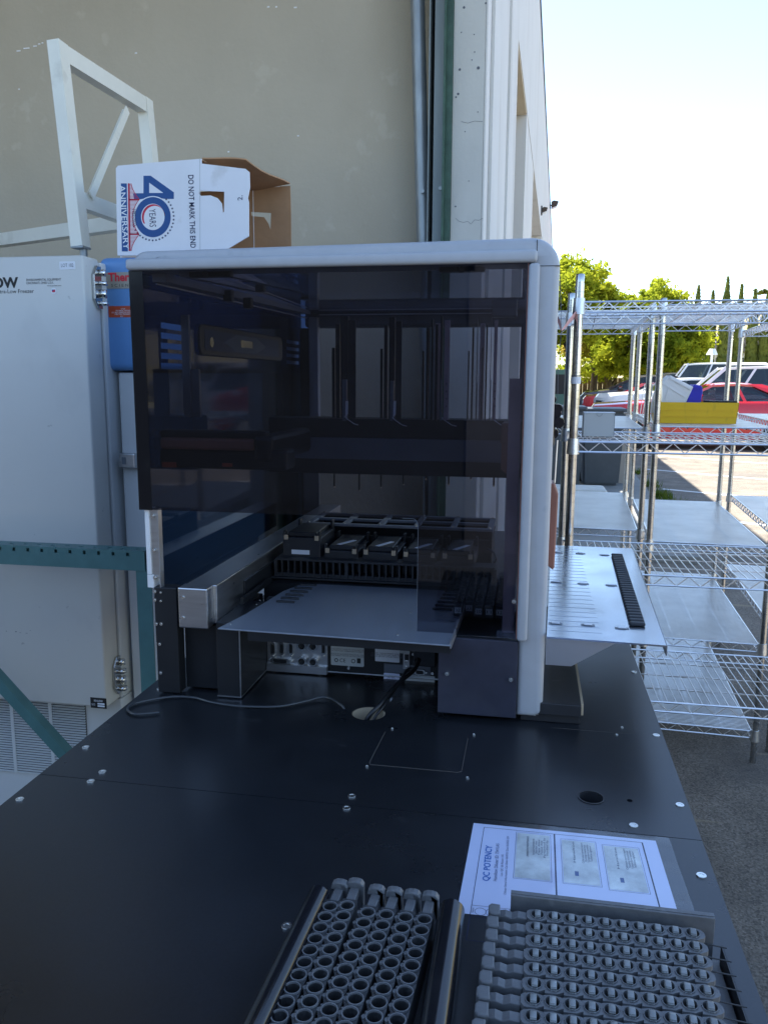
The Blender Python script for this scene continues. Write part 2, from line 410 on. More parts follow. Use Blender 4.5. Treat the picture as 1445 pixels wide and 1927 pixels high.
# ================================================================== BUILDING
B = thing('building', 'tall pale concrete building with recessed entrances and a beige wall behind the machine', 'building', (FX0, 0, 0), -HEAD)
def bpart(name, mb, m, **k): return obj(name, mb, m, B, local=True, **k)
T = .13
Y0D, Y1D, ZD, ZT = .1, 3.6, 4.2, 5.5
m = MB()
m.box((-T, Y0D, ZD), (0, Y1D, ZT)); m.box((-T, Y1D, 0), (0, 5.55, ZT))
bpart('front_wall', m, 'facade')
m = MB()       # upper band over the recessed bays
m.box((-.30, 5.552, 3.8), (0, 46, ZT)); bpart('upper_band', m, 'facade_light')
m = MB(); m.box((-.30, 5.56, 3.78), (-.006, 7.39, 3.798)); m.box((-1.5, 5.56, 3.8), (-.302, 7.39, 3.9)); bpart('soffit', m, 'soffit')
m = MB(); m.box((-1.6, 5.56, 0), (-1.5, 7.39, 3.9)); m.box((-1.5, 5.54, 0), (-T - .004, 5.56, 3.9)); bpart('bay_wall', m, 'facade')
u = 7.4
for i in range(6):
    m = MB(); m.box((-1.5 if i == 0 else -.45, u, 0), (-.004, u + 1.9, 3.797)); bpart('pilaster', m, 'facade_light')
    m = MB(); m.box((-.55, u + 1.9, 0), (-.38, u + 6.0, 3.798)); m.box((-.376, u + 2.6, 0), (-.35, u + 5.3, 2.6)); bpart('bay_wall', m, 'facade')
    u += 6.0
m = MB(); m.box((-.35, .1, ZT + .002), (.012, 46, ZT + .05)); bpart('coping', m, 'coping')
# shallow trim strips on the outer face near the doorway
for a, b, p in ((3.605, 3.75, .010), (3.85, 4.2, .018), (4.22, 4.8, .012), (4.9, 5.54, .02)):
    m = MB(); m.box((.0005, a, 0), (p, b, ZT - .01), .003); bpart('trim_strip', m, 'facade_light')
# roof / ceiling, inner walls
m = MB(); m.box((-9, .2, 4.9), (-T - .003, 4.4, 5.1)); bpart('ceiling', m, 'ceiling')
m = MB(); m.box((-9.2, -1.2, 0), (-9, 4.2, ZT)); bpart('inner_wall', m, 'wall_beige')
m = MB(); m.box((-11, 3.84, 0), (-T - .002, 4.0, 4.89)); bw = bpart('beige_wall', m, 'wall_beige')
m = MB(); m.box((-14, 4.42, 0), (-1.7, 46, ZT - .02)); bpart('rear_block', m, 'facade')
def atWall(px, py, v=3.84):     # sight line to the plane of the beige wall (building coordinates)
    d = ray(px, py); o = Vector((0, 0, H)) - Vector((FX0, 0, 0)); rot = Matrix.Rotation(HEAD, 3, 'Z')
    d = rot @ d; o = rot @ o; return o + d * ((v - o.y) / d.y)
m = MB()
for (px, py, l) in ((35, 95, 9), (50, 90, 14), (66, 86, 8), (74, 82, 5), (80, 80, 4), (505, 12, 5), (520, 12, 4), (556, 13, 6), (256, 99, 5), (430, 285, 4), (561, 255, 4), (36, 167, 4), (250, 180, 3)):
    p = atWall(px, py); sx = l * .0012; m.box((p.x - sx, 3.838, p.z - .003), (p.x + sx, 3.845, p.z + .003), .001)
bpart('paint_chip', m, 'box_white')
m = MB()     # bolt holes and pitting in the doorway return
for (px, py, r_) in ((873, 13, 4), (865, 130, 4), (900, 127, 5), (862, 176, 4), (858, 182, 3), (892, 64, 2), (888, 112, 2), (875, 247, 2), (882, 340, 2), (857, 388, 3), (899, 210, 2), (893, 97, 2), (914, 5, 3), (868, 60, 2)):
    p = atWall(px, py, 3.6); m.disc((p.x, 3.5995, p.z), r_ * .0013, (0, -1, 0), 7, .0008)
bpart('pit', m, 'print_grey')
m = MB()
for path in (((857, 410), (864, 416), (872, 418), (880, 416), (886, 421), (893, 413), (901, 414), (909, 410)), ((868, 228), (880, 231), (893, 227), (908, 228))):
    m.tube([Vector((atWall(a, b, 3.6).x, 3.5996, atWall(a, b, 3.6).z)) for a, b in path], .0009, 4)
bpart('hairline_crack', m, 'print_grey')
# doorway steelwork: green angle, guide channel with its slot, galvanised conduit
def wx(px, py=230, v=3.6): return atWall(px, py, v).x
m = MB(); m.box((wx(836), 3.55, 0), (wx(839.5), 3.83, 5.2)); m.box((wx(839.6), 3.585, 0), (wx(851), 3.598, 5.2)); bpart('green_angle', m, 'green_steel')
m = MB(); m.box((wx(816), 3.60, 0), (wx(835), 3.62, 5.2)); m.box((wx(806), 3.59, 0), (wx(808.5), 3.83, 5.2)); m.box((wx(809), 3.70, 2.27), (wx(815.8), 3.71, 2.39))
bpart('door_guide', m, 'guide')
m = MB(); m.box((wx(808.5), 3.80, 0), (wx(816), 3.82, 5.2)); bpart('guide_slot', m, 'bark')
p0 = atWall(785.5, 0, 3.68); p1 = atWall(797, 460, 3.68); d = (p0 - p1) / (p0.z - p1.z)
m = MB(); m.tube([p1 - d * p1.z, p1 + d * (5.0 - p1.z)], .031, 20); bpart('conduit', m, 'galv', smooth=True)
m = MB(); m.disc((wx(796, 367, 3.65), 3.64, 2.36), .008, (0, -1, 0), 10, .006); m.disc((wx(829, 365), 3.598, 2.36), .008, (0, -1, 0), 10, .006); bpart('bolt', m, 'galv')
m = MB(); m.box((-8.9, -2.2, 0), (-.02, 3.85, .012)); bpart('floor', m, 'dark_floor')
# flood lamps on the facade
def lamp(u, z, s, name_label):
    t = thing('floodlight', name_label, 'floodlight', fpt(u, 0, z), -HEAD, None)
    m = MB(); m.box((0, -.05, -.06), (.02, .05, .06), .004); m.tube([(.02, 0, 0), (.09 * s, 0, -.01)], .015, 8); obj('bracket', m, 'coping', t, local=True)
    m = MB(); m.prism([(.05 * s, -.10 * s), (.05 * s, .09 * s), (.12 * s, .13 * s), (.27 * s, .10 * s), (.22 * s, -.04 * s)], -.12 * s, .12 * s, 'y', .01); obj('housing', m, 'bark', t, local=True)
    m = MB(); m.prism([(.06 * s, -.105 * s), (.222 * s, -.048 * s), (.214 * s, -.062 * s), (.062 * s, -.118 * s)], -.10 * s, .10 * s, 'y'); obj('lens', m, 'sticker', t, local=True)
lamp(19.2, 5.42, .7, 'brown flood lamp jutting from the top of the pale facade against the sky')
lamp(12.5, 4.0, .35, 'small dark flood lamp low on the facade, left of the larger one')

# ================================================================== WORK TABLE
TZ = .90
TB = thing('work_table', 'large black laminate work table with screwed top panels under the glass fronted machine', 'table', (-.26, 1.4, 0))
def ngon_holes(x0, y0, x1, y1, holes):      # flat slab outline with round holes, triangulated by bridging
    bm = bmesh.new(); edges = []
    def loop(pts):
        vs = [bm.verts.new((a, b, 0)) for a, b in pts]; edges.extend(bm.edges.new((vs[i], vs[(i + 1) % len(vs)])) for i in range(len(vs)))
    loop([(x0, y0), (x1, y0), (x1, y1), (x0, y1)])
    for cx, cy, r, n in holes: loop([(cx + r * math.cos(2 * math.pi * k / n), cy + r * math.sin(2 * math.pi * k / n)) for k in range(n)])
    bmesh.ops.triangle_fill(bm, use_beauty=True, use_dissolve=False, edges=edges)
    return bm
def slab(x0, y0, x1, y1, z0, z1, holes):
    bm = ngon_holes(x0, y0, x1, y1, holes)
    r = bmesh.ops.extrude_face_region(bm, geom=list(bm.faces))
    for v in [g for g in r['geom'] if isinstance(g, bmesh.types.BMVert)]: v.co.z = 1
    for v in bm.verts: v.co.z = z1 if v.co.z > .5 else z0
    m = MB(); m.bm = bm; return m
XL, XR, YN, YM, YF = -.783, .262, .42, 1.1285, 2.32
hole1 = (-.295, 1.475, .033, 36); hole2 = (.114, 1.222, .0195, 30); hole3 = (.173, 1.224, .0045, 12)
o = obj('rear_top_panel', slab(XL, YM, XR, YF, .872, TZ, [hole1, hole2, hole3]), 'table', TB)
o = obj('front_top_panel', slab(XL, YN, XR, YM - .0014, .872, TZ, []), 'table', TB)
m = MB()
for a in ((XR - .0005, YN, .8725, XR + .0006, YF, .8993),): m.box(a[:3], a[3:])
m.box((XL - .0006, YN, .8725), (XL + .0005, YF, .8993)); m.box((XL, YM - .0012, .8725), (XR, YM - .0004, .8992)); obj('edge_band', m, 'table_edge', TB)
m = MB()
for cx, cy, r, n in (hole1,): m.ring((cx, cy, .871), r + .0002, r - .0012, (0, 0, 1), 32, .0275)
obj('hole_liner', m, 'ply_edge', TB)
m = MB(); m.ring((hole2[0], hole2[1], TZ + .0002), .0212, .0188, (0, 0, 1), 32, .0010); m.ring((hole2[0], hole2[1], .872), .0190, .0178, (0, 0, 1), 32, .0275); obj('cable_grommet', m, 'black_plastic', TB)
def groove(pts, w, name):
    m = MB(); m.tube([Vector((*p, TZ + .0001)) for p in pts], w, 4); obj(name, m, 'table_edge', TB)
groove([(-.248, 1.397), (-.253, 1.27), (-.250, 1.2645), (-.102, 1.2645), (-.0945, 1.269), (-.094, 1.400)], .00085, 'access_cover_joint')
groove([(.06, 1.475), (.205, 1.475), (.212, 1.481), (.219, 1.60)], .0004, 'access_cover_joint')
def screw_mesh(r):
    m = MB(); m.tube([(0, 0, -.001), (0, 0, .0012)], r, 18); m.ring((0, 0, .0012), r * .95, r * .55, (0, 0, 1), 18, .0006); return m
sc0 = obj('screw', screw_mesh(.0065), 'screw', TB, local=True); sc0.location = (5, 5, 5)
scr = [(-.76, 1.231), (-.684, 1.153), (-.686, 1.120), (-.764, 1.047), (-.258, 1.155), (-.258, 1.118), (.271 - .022, 1.81), (.249, 1.476), (.248, 1.223), (.170, 1.149), (.244, 1.039), (-.268, .840), (-.754, 1.512)]
small = [(-.237, 1.412), (-.084, 1.415), (-.083, 1.248), (-.254, 1.256), (.177, 1.465), (.19, 1.50)]
for i, (x, y) in enumerate(scr + small):
    o = sc0 if i == 0 else sc0.copy()
    if i: C.objects.link(o); o.parent = TB
    o.location = (x + .26, y - 1.4, TZ + .0002); k = 1 if i < len(scr) else .45; o.scale = (k, k, 1)
for x in (XL + .08, XR - .08):
    for y in (YN + .08, YF - .08):
        m = MB(); m.box((x - .03, y - .03, 0), (x + .03, y + .03, .82), .003); obj('leg', m, 'black', TB)
m = MB(); m.box((XL + .06, YN + .06, .822), (XR - .06, YF - .06, .8715)); obj('apron', m, 'black', TB)
m = MB(); m.box((XL + .06, YN + .12, .2), (XR - .06, YF - .12, .23), .002); obj('lower_shelf', m, 'black', TB)

# ================================================================== LIQUID HANDLING MACHINE
I = thing('lab_machine', 'big silver framed laboratory machine with smoked glass side standing on the black table', 'lab machine', (-.36, 1.9, TZ))
Y1 = 1.492; YB = 2.70; X0, X1 = -.768, -.010; ZTOP = 1.754
def ip(n, mb, m, **k): return obj(n, mb, m, I, **k)
def rect(px0, py0, px1, py1, y):       # rectangle seen between two sight lines on the plane y
    a = atY(px0, py1, y); b = atY(px1, py0, y); return a.x, a.z, b.x, b.z
def pbox(m, px0, py0, px1, py1, y, th=.01, bev=0):
    x0, z0, x1, z1 = rect(px0, py0, px1, py1, y); m.box((x0, y, z0), (x1, y + th, z1), bev); return m
# outer frame: top beam turning down into the right-hand column
XC = .041
poly = [(-.765, ZTOP + .001), (X1, ZTOP + .001), (X1, TZ + .012), (XC - .012, TZ + .012)] + arc(XC - .012, TZ + .026, .012, -90, 0, 4) + arc(XC - .050, 1.748, .050, 0, 90, 10) + [(-.70, 1.792)] + arc(-.735, 1.762, .030, 90, 180, 6)
m = MB(); m.prism(poly, Y1 - .004, Y1 + .085, 'y', .011, 3); ip('outer_frame', m, 'trim', smooth=True)
m = MB(); m.box((-.768, Y1 - .022, ZTOP), (X1 + .012, Y1 - .0045, ZTOP + .021), .006, 3); ip('top_lip', m, 'trim', smooth=True)
m = MB(); m.box((X1 - .002, Y1 - .020, 1.066), (X1 + .017, Y1 - .0045, ZTOP - .001), .006, 3); ip('column_lip', m, 'trim', smooth=True)
m = MB(); m.box((X1 + .010, Y1 - .0046, 1.765), (X1 + .0112, Y1 + .07, 1.7935)); m.box((X1 + .016, Y1 - .0048, 1.7485), (XC + .0004, Y1 + .07, 1.7495)); ip('frame_joint', m, 'black')
# frame at the far side
m = MB()
m.box((X1 - .03, YB - .06, TZ + .1), (XC - .004, YB, 1.76), .01); m.box((X0 + .02, YB - .06, 1.72), (XC - .004, YB - .002, 1.785), .01); ip('rear_frame', m, 'dark_alu')
m = MB(); m.box((X0 + .003, YB - .058, TZ + .1), (X0 + .045, YB - .004, 1.719), .004); ip('rear_left_post', m, 'black')
m = MB(); m.box((X0 + .02, Y1 + .087, 1.765), (XC - .02, YB - .062, 1.785), .004); ip('roof_panel', m, 'tint')
# smoked side panel with its cut-out
xa, za = atY(262, 957, Y1).x, atY(262, 957, Y1).z; xc, zc = atY(788, 975, Y1).x, atY(788, 975, Y1).z; zb = 1.068
PX0 = -.766
poly = [(PX0, za), (PX0, ZTOP + .001), (X1 + .001, ZTOP + .001), (X1 + .001, zb), (xc, zb)] + arc(xc - .012, zc - .012, .012, 0, 90, 5) + [(-.745, za)]
m = MB(); m.prism(poly, Y1 - .0085, Y1 - .005, 'y'); ip('smoked_panel', m, 'tint')
# bright cut edge of the panel
m = MB(); m.tube([(xc, Y1 - .0085, zb), (xc, Y1 - .0085, zc - .012)] + [(a, Y1 - .0085, b) for a, b in arc(xc - .012, zc - .012, .012, 0, 90, 5)[1:]] + [(xc - .03, Y1 - .0085, zc)], .0005, 4)
ip('panel_edge', m, 'dark_alu')
m = MB(); m.box((PX0 - .001, Y1 - .0098, za - .0005), (PX0 + .027, Y1 - .0086, ZTOP)); ip('left_border', m, 'black_gloss')
m = MB(); m.box((X1 - .004, Y1 - .0099, zb), (X1 - .0022, Y1 - .0086, ZTOP)); ip('panel_edge', m, 'rust_plastic')
m = MB(); m.box((X1 - .030, Y1 - .0046, zb + .01), (X1 - .008, Y1 + .03, ZTOP - .2)); ip('inner_column', m, 'plate_pink')
# strips and post on the left, below the panel
def zat(px, py, y=Y1): return atY(px, py, y).z
m = MB(); m.box((atY(275, 1000, Y1).x, Y1 - .003, zat(280, 1080)), (atY(282.5, 1000, Y1).x, Y1 + .03, za)); m.box((atY(278, 1100, Y1).x + .001, Y1 - .002, zat(280, 1105)), (atY(286, 1000, Y1).x, Y1 + .03, zat(280, 1081))); ip('white_strip', m, 'white_plastic')
m = MB(); m.box((atY(283, 1000, Y1).x, Y1 + .0005, zat(280, 1087)), (atY(297, 1000, Y1).x, Y1 + .02, za)); ip('steel_strip', m, 'steel')
m = MB(); m.box((atY(299, 1000, Y1).x - .002, Y1 - .001, zat(280, 1104)), (atY(299, 1000, Y1).x, Y1 + .015, za)); ip('bright_edge', m, 'aluminium')
m = MB(); m.box((-.746, Y1 - .002, TZ + .004), (-.698, Y1 + .03, zat(300, 1105)), .0015); ip('black_post', m, 'black')
m = MB(); m.box((-.7, Y1 + .035, TZ + .004), (-.617, Y1 + .3, zat(365, 1185)), .002); ip('base_side_block', m, 'black')
m = MB()
for px, py in ((292, 1113), (303, 1115), (292, 1129), (303, 1131), (295, 1174), (304, 1174), (301, 1212), (303, 1266), (292, 1087), (290, 1036), (288, 971), (257, 689)):
    p = atY(px, py, Y1 - .002); m.tube([p + Vector((0, .001, 0)), p + Vector((0, -.0022, 0))], .0036 if (px, py) not in ((303, 1115), (303, 1131)) else .0024, 12); m.tube([p + Vector((0, -.0021, 0)), p + Vector((0, -.0032, 0))], .0018, 6)
ip('screw', m, 'screw')
m = MB()
for px, py in ((967, 1132), (841, 1268), (961, 1279)):
    p = atY(px, py, Y1 - .011); m.tube([p + Vector((0, .003, 0)), p + Vector((0, -.002, 0))], .0042, 14); m.tube([p + Vector((0, -.002, 0)), p + Vector((0, -.003, 0))], .002, 6)
ip('screw', m, 'screw')
# base: blocks, rear connector wall, right cover
BY = 1.665
m = MB(); m.box((-.617, Y1 + .002, TZ + .004), (-.566, BY - .003, 1.062), .002); ip('base_left_box', m, 'black')
m = MB(); m.box((-.5675, Y1 + .001, TZ + .003), (-.5655, Y1 + .0035, 1.05)); m.box((-.617, Y1, TZ + .0035), (-.566, Y1 + .003, TZ + .0055)); m.tube([(-.5655, Y1 + .002, TZ + .0045), (-.5655, BY - .004, TZ + .0045)], .0012, 4); ip('box_edge', m, 'steel')
m = MB(); m.box((-.566, BY, TZ + .004), (-.010, BY + .02, 1.068)); ip('connector_wall', m, 'black')
m = MB(); m.tube([(-.564, BY - .003, TZ + .008), (-.14, BY - .003, TZ + .008)], .0016, 6); ip('wall_bottom_edge', m, 'steel')
m = MB(); m.box((-.160, Y1 - .008, TZ + .009), (X1 + .001, Y1 + .0, 1.062), .001); ip('lower_right_cover', m, 'cover_blue')
m = MB(); m.box((-.158, Y1 + .004, TZ + .02), (X1, BY - .003, 1.05)); ip('base_right_box', m, 'black')
def cpt(px, py): return atY(px, py, BY)
def crect(m, x0, y0, x1, y1, th=.003, bev=0, dy=0):
    a = cpt(x0, y1); b = cpt(x1, y0); m.box((a.x, BY - th - dy, a.z), (b.x, BY - .0005 - dy, b.z), bev); return m
m = MB(); crect(m, 505, 1200, 617, 1258, .004); crect(m, 505, 1253, 617, 1259, .012); ip('connector_bracket', m, 'steel')
def dsub(px, py, wpx, hpx, vertical=False):
    p = cpt(px, py); s = (cpt(px + 1, py) - p).length; w, h = wpx * s / 2, hpx * s / 2
    m = MB(); m.prism(rrect(p.x - w, p.z - h, p.x + w, p.z + h, min(w, h) * .8), BY - .012, BY - .004, 'y'); sh = ip('serial_port', m, 'chrome')
    m = MB(); m.prism(rrect(p.x - w * .7, p.z - h * .7, p.x + w * .7, p.z + h * .7, min(w, h) * .5), BY - .0125, BY - .011, 'y'); obj('socket', m, 'black', sh)
    m = MB()
    for q in ((-1, 1) if True else ()):
        c = p + (Vector((0, 0, (h + .002) * q)) if vertical else Vector(((w + .0025) * q, 0, 0))); m.tube([(c.x, BY - .004, c.z), (c.x, BY - .013, c.z)], .0022, 8)
    obj('jack_screw', m, 'screw', sh)
for px in (516, 533, 550, 611): dsub(px, 1218, 8, 24, True)
dsub(530, 1241, 36, 9)
for px, py in ((571, 1212), (592, 1213), (571, 1241), (592, 1242)):
    p = cpt(px, py); m = MB(); m.ring((p.x, BY - .004, p.z), .0105, .0072, (0, -1, 0), 24, .012); sh = ip('round_port', m, 'chrome', smooth=True)
    m = MB(); m.disc((p.x, BY - .004, p.z), .0074, (0, -1, 0), 20, .005); obj('socket', m, 'black', sh)
m = MB()
for px, py in ((516, 1260), (603, 1266), (657, 1256), (815, 1232), (814, 1266), (778, 1230), (765, 1245), (765, 1255)):
    p = cpt(px, py); m.tube([(p.x, BY, p.z), (p.x, BY - .007, p.z)], .0032, 12)
ip('screw', m, 'screw')
m = MB(); x0, z0, x1, z1 = rect(623, 1219, 685, 1251, BY); m.prism(rrect(x0, z0, x1, z1, .003), BY - .0012, BY - .0002, 'y'); la = ip('rating_label', m, 'sticker_grey')
p = cpt(654, 1235)
def wl(s, px, py, size, par, c='print_grey', **k):
    p = cpt(px, py); return text(s, size, c, par, (p.x, BY - .0014, p.z), (1, 0, 0), (0, 0, 1), **k)
wl("THIS DEVICE COMPLIES WITH PART 15\nOF THE RULES. OPERATION IS SUBJECT", 654, 1224, .0042, la); wl("SERVICE BY QUALIFIED PERSONNEL ONLY\nDISCONNECT POWER BEFORE OPENING", 654, 1233, .0042, la)
wl("CE", 645, 1243, .012, la, 'print_black')
m = MB(); m.ring((cpt(633, 1242).x, BY - .0013, cpt(633, 1242).z), .0044, .0028, (0, -1, 0), 18); m.ring((cpt(665, 1244).x, BY - .0013, cpt(665, 1244).z), .0048, .0034, (0, -1, 0), 18); crect(m, 672, 1239, 679, 1248, .0003, 0, .0013); obj('symbol', m, 'print_black', la)
m = MB(); x0, z0, x1, z1 = rect(706, 1223, 752, 1244, BY); m.prism(rrect(x0, z0, x1, z1, .002), BY - .0012, BY - .0002, 'y'); la = ip('notice_label', m, 'sticker')
wl("NOTICE - THIS EQUIPMENT CONTAINS\nPARTS REQUIRING CARE. REFER TO THE\nMANUAL BEFORE CONNECTING CABLES", 729, 1233, .0040, la)
m = MB(); x0, z0, x1, z1 = rect(722, 1268, 752, 1282, BY); m.prism(rrect(x0, z0, x1, z1, .002), BY - .0012, BY - .0002, 'y'); la = ip('serial_label', m, 'paper')
wl("P/N 173000-001\nS/N 5005\n0 3 0 5 0 7", 736, 1275, .0045, la)
m = MB(); crect(m, 723, 1251, 762, 1264, .003); ip('blank_plate', m, 'dark_alu')
m = MB(); crect(m, 759, 1229, 771, 1258, .004); ip('port_plate', m, 'steel'); m = MB(); crect(m, 762, 1231, 770, 1241, .001, 0, .004); ip('network_socket', m, 'black')
m = MB(); crect(m, 772, 1254, 810, 1269, .003); ip('port_plate', m, 'dark_alu'); dsub(791, 1262, 20, 10)
m = MB(); crect(m, 762, 1273, 818, 1281, .002); la = ip('port_label', m, 'sticker_grey'); wl("RS232", 790, 1277, .005, la, 'print_black')
m = MB(); crect(m, 752, 1225, 771, 1229, .002); ip('thin_label', m, 'sticker_grey')
m = MB(); crect(m, 780, 1222, 822, 1248, .02, .002); ip('power_inlet', m, 'black_gloss')
# deck plate and its black front lip
DZ = 1.071
xl = atZ(410, 1182, DZ).x; yl = atZ(410, 1182, DZ).y; xr = atZ(848, 1213, DZ).x; yn = 1.445
m = MB(); m.prism([(xl, yl), (xr, yl - .015), (xr + .012, 1.80), (-.52, 1.80), (-.545, 1.72), (xl + .02, yl + .10)], DZ - .003, DZ, 'z', .0005); dp = ip('deck_plate', m, 'steel_plate')
m = MB(); m.box((xl + .06, yl + .001, DZ - .022), (xr - .002, yl + .02, DZ - .0035)); ip('plate_lip', m, 'black')
m = MB(); m.box((xr - .004, yl - .014, DZ - .001), (xr - .001, yl - .012, DZ + .001)); m.bar((xr, yl - .014, DZ), (xr + .012, 1.80, DZ + .006), .0028, .014); ip('plate_edge', m, 'aluminium')
m = MB()
for i in range(6):   # six raised louvres left
    p = atZ(537 + i * 8.5, 1134 - i * 6.4, DZ); m.prism(rrect(p.x - .021, p.y - .0036, p.x + .021, p.y + .0036, .0035), DZ - .001, DZ + .004, 'z', .001)
for i in range(8):
    p = atZ(832 + i * 4.5, 1148 - i * 6.6, DZ); m.prism(rrect(p.x - .021, p.y - .0036, p.x + .021, p.y + .0036, .0035), DZ - .001, DZ + .004, 'z', .001)
ip('louvre', m, 'black')
m = MB()
for px, py in ((483, 1138), (489, 1130), (434, 1175), (773, 1154), (748, 1195)):
    p = atZ(px, py, DZ); m.disc((p.x, p.y, DZ), .0022, (0, 0, 1), 10, .001)
ip('rivet', m, 'screw')
# steel side rail with its end cap
rx0, rx1 = atY(335, 1140, 1.47).x, atY(390, 1140, 1.47).x; rz0, rz1 = atY(360, 1183, 1.47).z, atY(360, 1107, 1.47).z
m = MB(); m.box((rx0, 1.47, rz0), (rx1, 1.505, rz1), .003); e = ip('rail_end_cap', m, 'steel')
m = MB()
for px, py in ((344, 1125), (344, 1163)):
    p = atY(px, py, 1.47); m.tube([p, p + Vector((0, -.0025, 0))], .0036, 12)
obj('screw', m, 'screw', e)
m = MB(); m.box((rx0 + .004, 1.5055, rz0 + .002), (rx1 + .006, 2.60, rz1 - .001), .002); ip('side_rail', m, 'steel')
m = MB(); m.box((rx1 + .0065, 1.66, rz0 + .01), (rx1 + .011, 2.1, rz1 - .03)); ip('rail_groove', m, 'black')
m = MB()
for i in range(30):
    m.box((rx1 + .02, 1.60 + i * .0065, DZ), (rx1 + .028, 1.603 + i * .0065, DZ + .012))
ip('toothed_rack', m, 'black')
m = MB(); m.box((rx1 + .006, 1.80, 1.00), (X1 - .01, 2.6, DZ - .004)); m.box((-.16, 1.70, 1.0), (X1 - .01, 1.80, DZ - .004)); ip('deck_bed', m, 'black')
# comb block across the deck
CY = 1.845
def frange(a, b, n): return [a + (b - a) * i / (n - 1) for i in range(n)]
cx0, cz1 = atY(519, 1052, CY).x, atY(519, 1050, CY).z; cz0 = DZ + .001; cx1 = -.07
m = MB(); m.box((cx0, CY + .035, cz0), (cx1, CY + .05, cz1)); m.box((cx0, CY, cz0), (cx1, CY + .04, cz0 + .012)); m.box((cx0, CY, cz1 - .005), (cx1, CY + .036, cz1)); m.box((cx0 - .01, CY - .01, cz0 - .001), (cx1 + .01, CY + .06, cz0 + .003))
n = 34
for i, x in enumerate(frange(cx0, cx1, n)): m.box((x - .0018 - (.002 if i % 11 == 0 else 0), CY - .003, cz0), (x + .0018 + (.002 if i % 11 == 0 else 0), CY + .036, cz1 - .004))
ip('track_comb', m, 'black_plastic')
# arm and gantry above
def bar_at(m, px0, py0, px1, py1, y, th, bev=0): x0, z0, x1, z1 = rect(px0, py0, px1, py1, y); m.box((x0, y, z0), (x1, y + th, z1), bev); return m
YG = 1.98
m = MB(); bar_at(m, 505, 792, 985, 829, YG, .10, .003); bar_at(m, 505, 862, 985, 888, YG, .10, .002); ip('arm_beam', m, 'black')
m = MB(); bar_at(m, 505, 830, 985, 861, YG - .004, .09, .002); ip('arm_cover', m, 'dark_alu')
m = MB(); bar_at(m, 300, 826, 476, 845, 1.56, .03, .006); ip('reflection_bar', m, 'rust_plastic')  # bar standing in for a beige reflection in the smoked panel
m = MB(); bar_at(m, 300, 848, 540, 880, 1.57, .06, .006); bar_at(m, 476, 820, 512, 872, 1.565, .3, .01); bar_at(m, 300, 812, 500, 824, 1.57, .03, .004); ip('arm_carriage', m, 'black')
m = MB(); bar_at(m, 305, 870, 330, 879, 1.565, .004); bar_at(m, 418, 872, 436, 878, 1.565, .004); ip('arm_detail', m, 'red_label')
m = MB(); p = atY(955, 812, 1.9); m.box((p.x - .015, 1.88, p.z - .03), (p.x + .02, 2.06, p.z + .02), .006); p = atY(960, 850, 1.9); m.prism([(p.x - .02, p.z + .02), (p.x + .01, p.z + .02), (p.x + .02, p.z - .07), (p.x - .02, p.z - .04)], 1.88, 1.9, 'y'); ip('arm_end_block', m, 'rust_plastic')
# far horizontal frame with the slim bright edge, posts, ceiling rails running back
m = MB(); bar_at(m, 575, 546, 990, 566, 2.62, .03, .004); bar_at(m, 575, 572, 990, 588, 2.60, .04, .004); ip('rear_rail', m, 'rail_grey')
m = MB(); bar_at(m, 600, 589.5, 956, 591, 2.595, .002); ip('bright_edge', m, 'aluminium')
m = MB(); bar_at(m, 925, 538, 975, 596, 2.5, .03, .004); ip('motor_cover', m, 'dark_alu')
m = MB(); bar_at(m, 582, 596, 598, 790, 2.62, .03, .004); bar_at(m, 590, 700, 598, 782, 2.60, .01); ip('rear_post', m, 'rail_grey')
def rail(px0, py0, y0, px1, py1, y1, w, h, n_, mt): m = MB(); m.bar(atY(px0, py0, y0), atY(px1, py1, y1), w, h); return ip(n_, m, mt)
rail(300, 522, 1.53, 575, 586, 2.6, .030, .016, 'ceiling_rail', 'rail_grey'); rail(345, 514, 1.53, 600, 570, 2.6, .018, .012, 'ceiling_rail', 'rail_grey'); rail(420, 512, 1.53, 620, 560, 2.6, .014, .010, 'ceiling_rail', 'rail_grey')
rail(295, 534, 1.53, 577, 598, 2.6, .004, .003, 'cable_line', 'aluminium')
m = MB()
for px, py, y in ((467, 570, 1.95), (490, 538, 1.9), (575, 555, 2.35), (430, 556, 1.85)):
    p = atY(px, py, y); m.box(p - Vector((.011, .01, .013)), p + Vector((.011, .01, .013)), .003)
ip('rail_clamp', m, 'black')
m = MB(); bar_at(m, 355, 508, 433, 521, 1.52, .02, .002); bar_at(m, 826, 499, 912, 511, 1.52, .02, .002); ip('latch_plate', m, 'black')
m = MB()
for px, py in ((388, 515), (868, 507)): p = atY(px, py, 1.519); m.tube([p, p + Vector((0, -.004, 0))], .006, 14)
ip('latch_knob', m, 'black_gloss')
# pipetting channels: a grey plate, a dark body and a slim side rod each
def channel(px, w, top, mt, pw, back=2.0):
    r = Vector((0, 0, 0))
    m = MB(); bar_at(m, px, top, px + w, 792, back, .02, .002); a = ip('channel_body', m, 'black_plastic')
    m = MB(); bar_at(m, px + w + .5, top + 8, px + w + pw, 790, back - .012, .006, .001); obj('channel_plate', m, mt, a)
    m = MB(); bar_at(m, px - 9, top + 16, px - 2, 792, back + .01, .012); bar_at(m, px - 16, top + 60, px - 11, 792, back + .02, .01); obj('guide_rod', m, 'black', a)
    m = MB(); bar_at(m, px + w * .2, top + 120, px + w * .75, 792, back - .022, .016, .001); obj('channel_motor', m, 'dark_alu', a)
    m = MB()
    for k in (0, 1, 2, 3): p = atY(px + w + pw * .5, top + 128 + k * 14, back - .0125); m.disc(p, .0016, (0, -1, 0), 8, .0006)
    obj('screw', m, 'black', a)
    return a
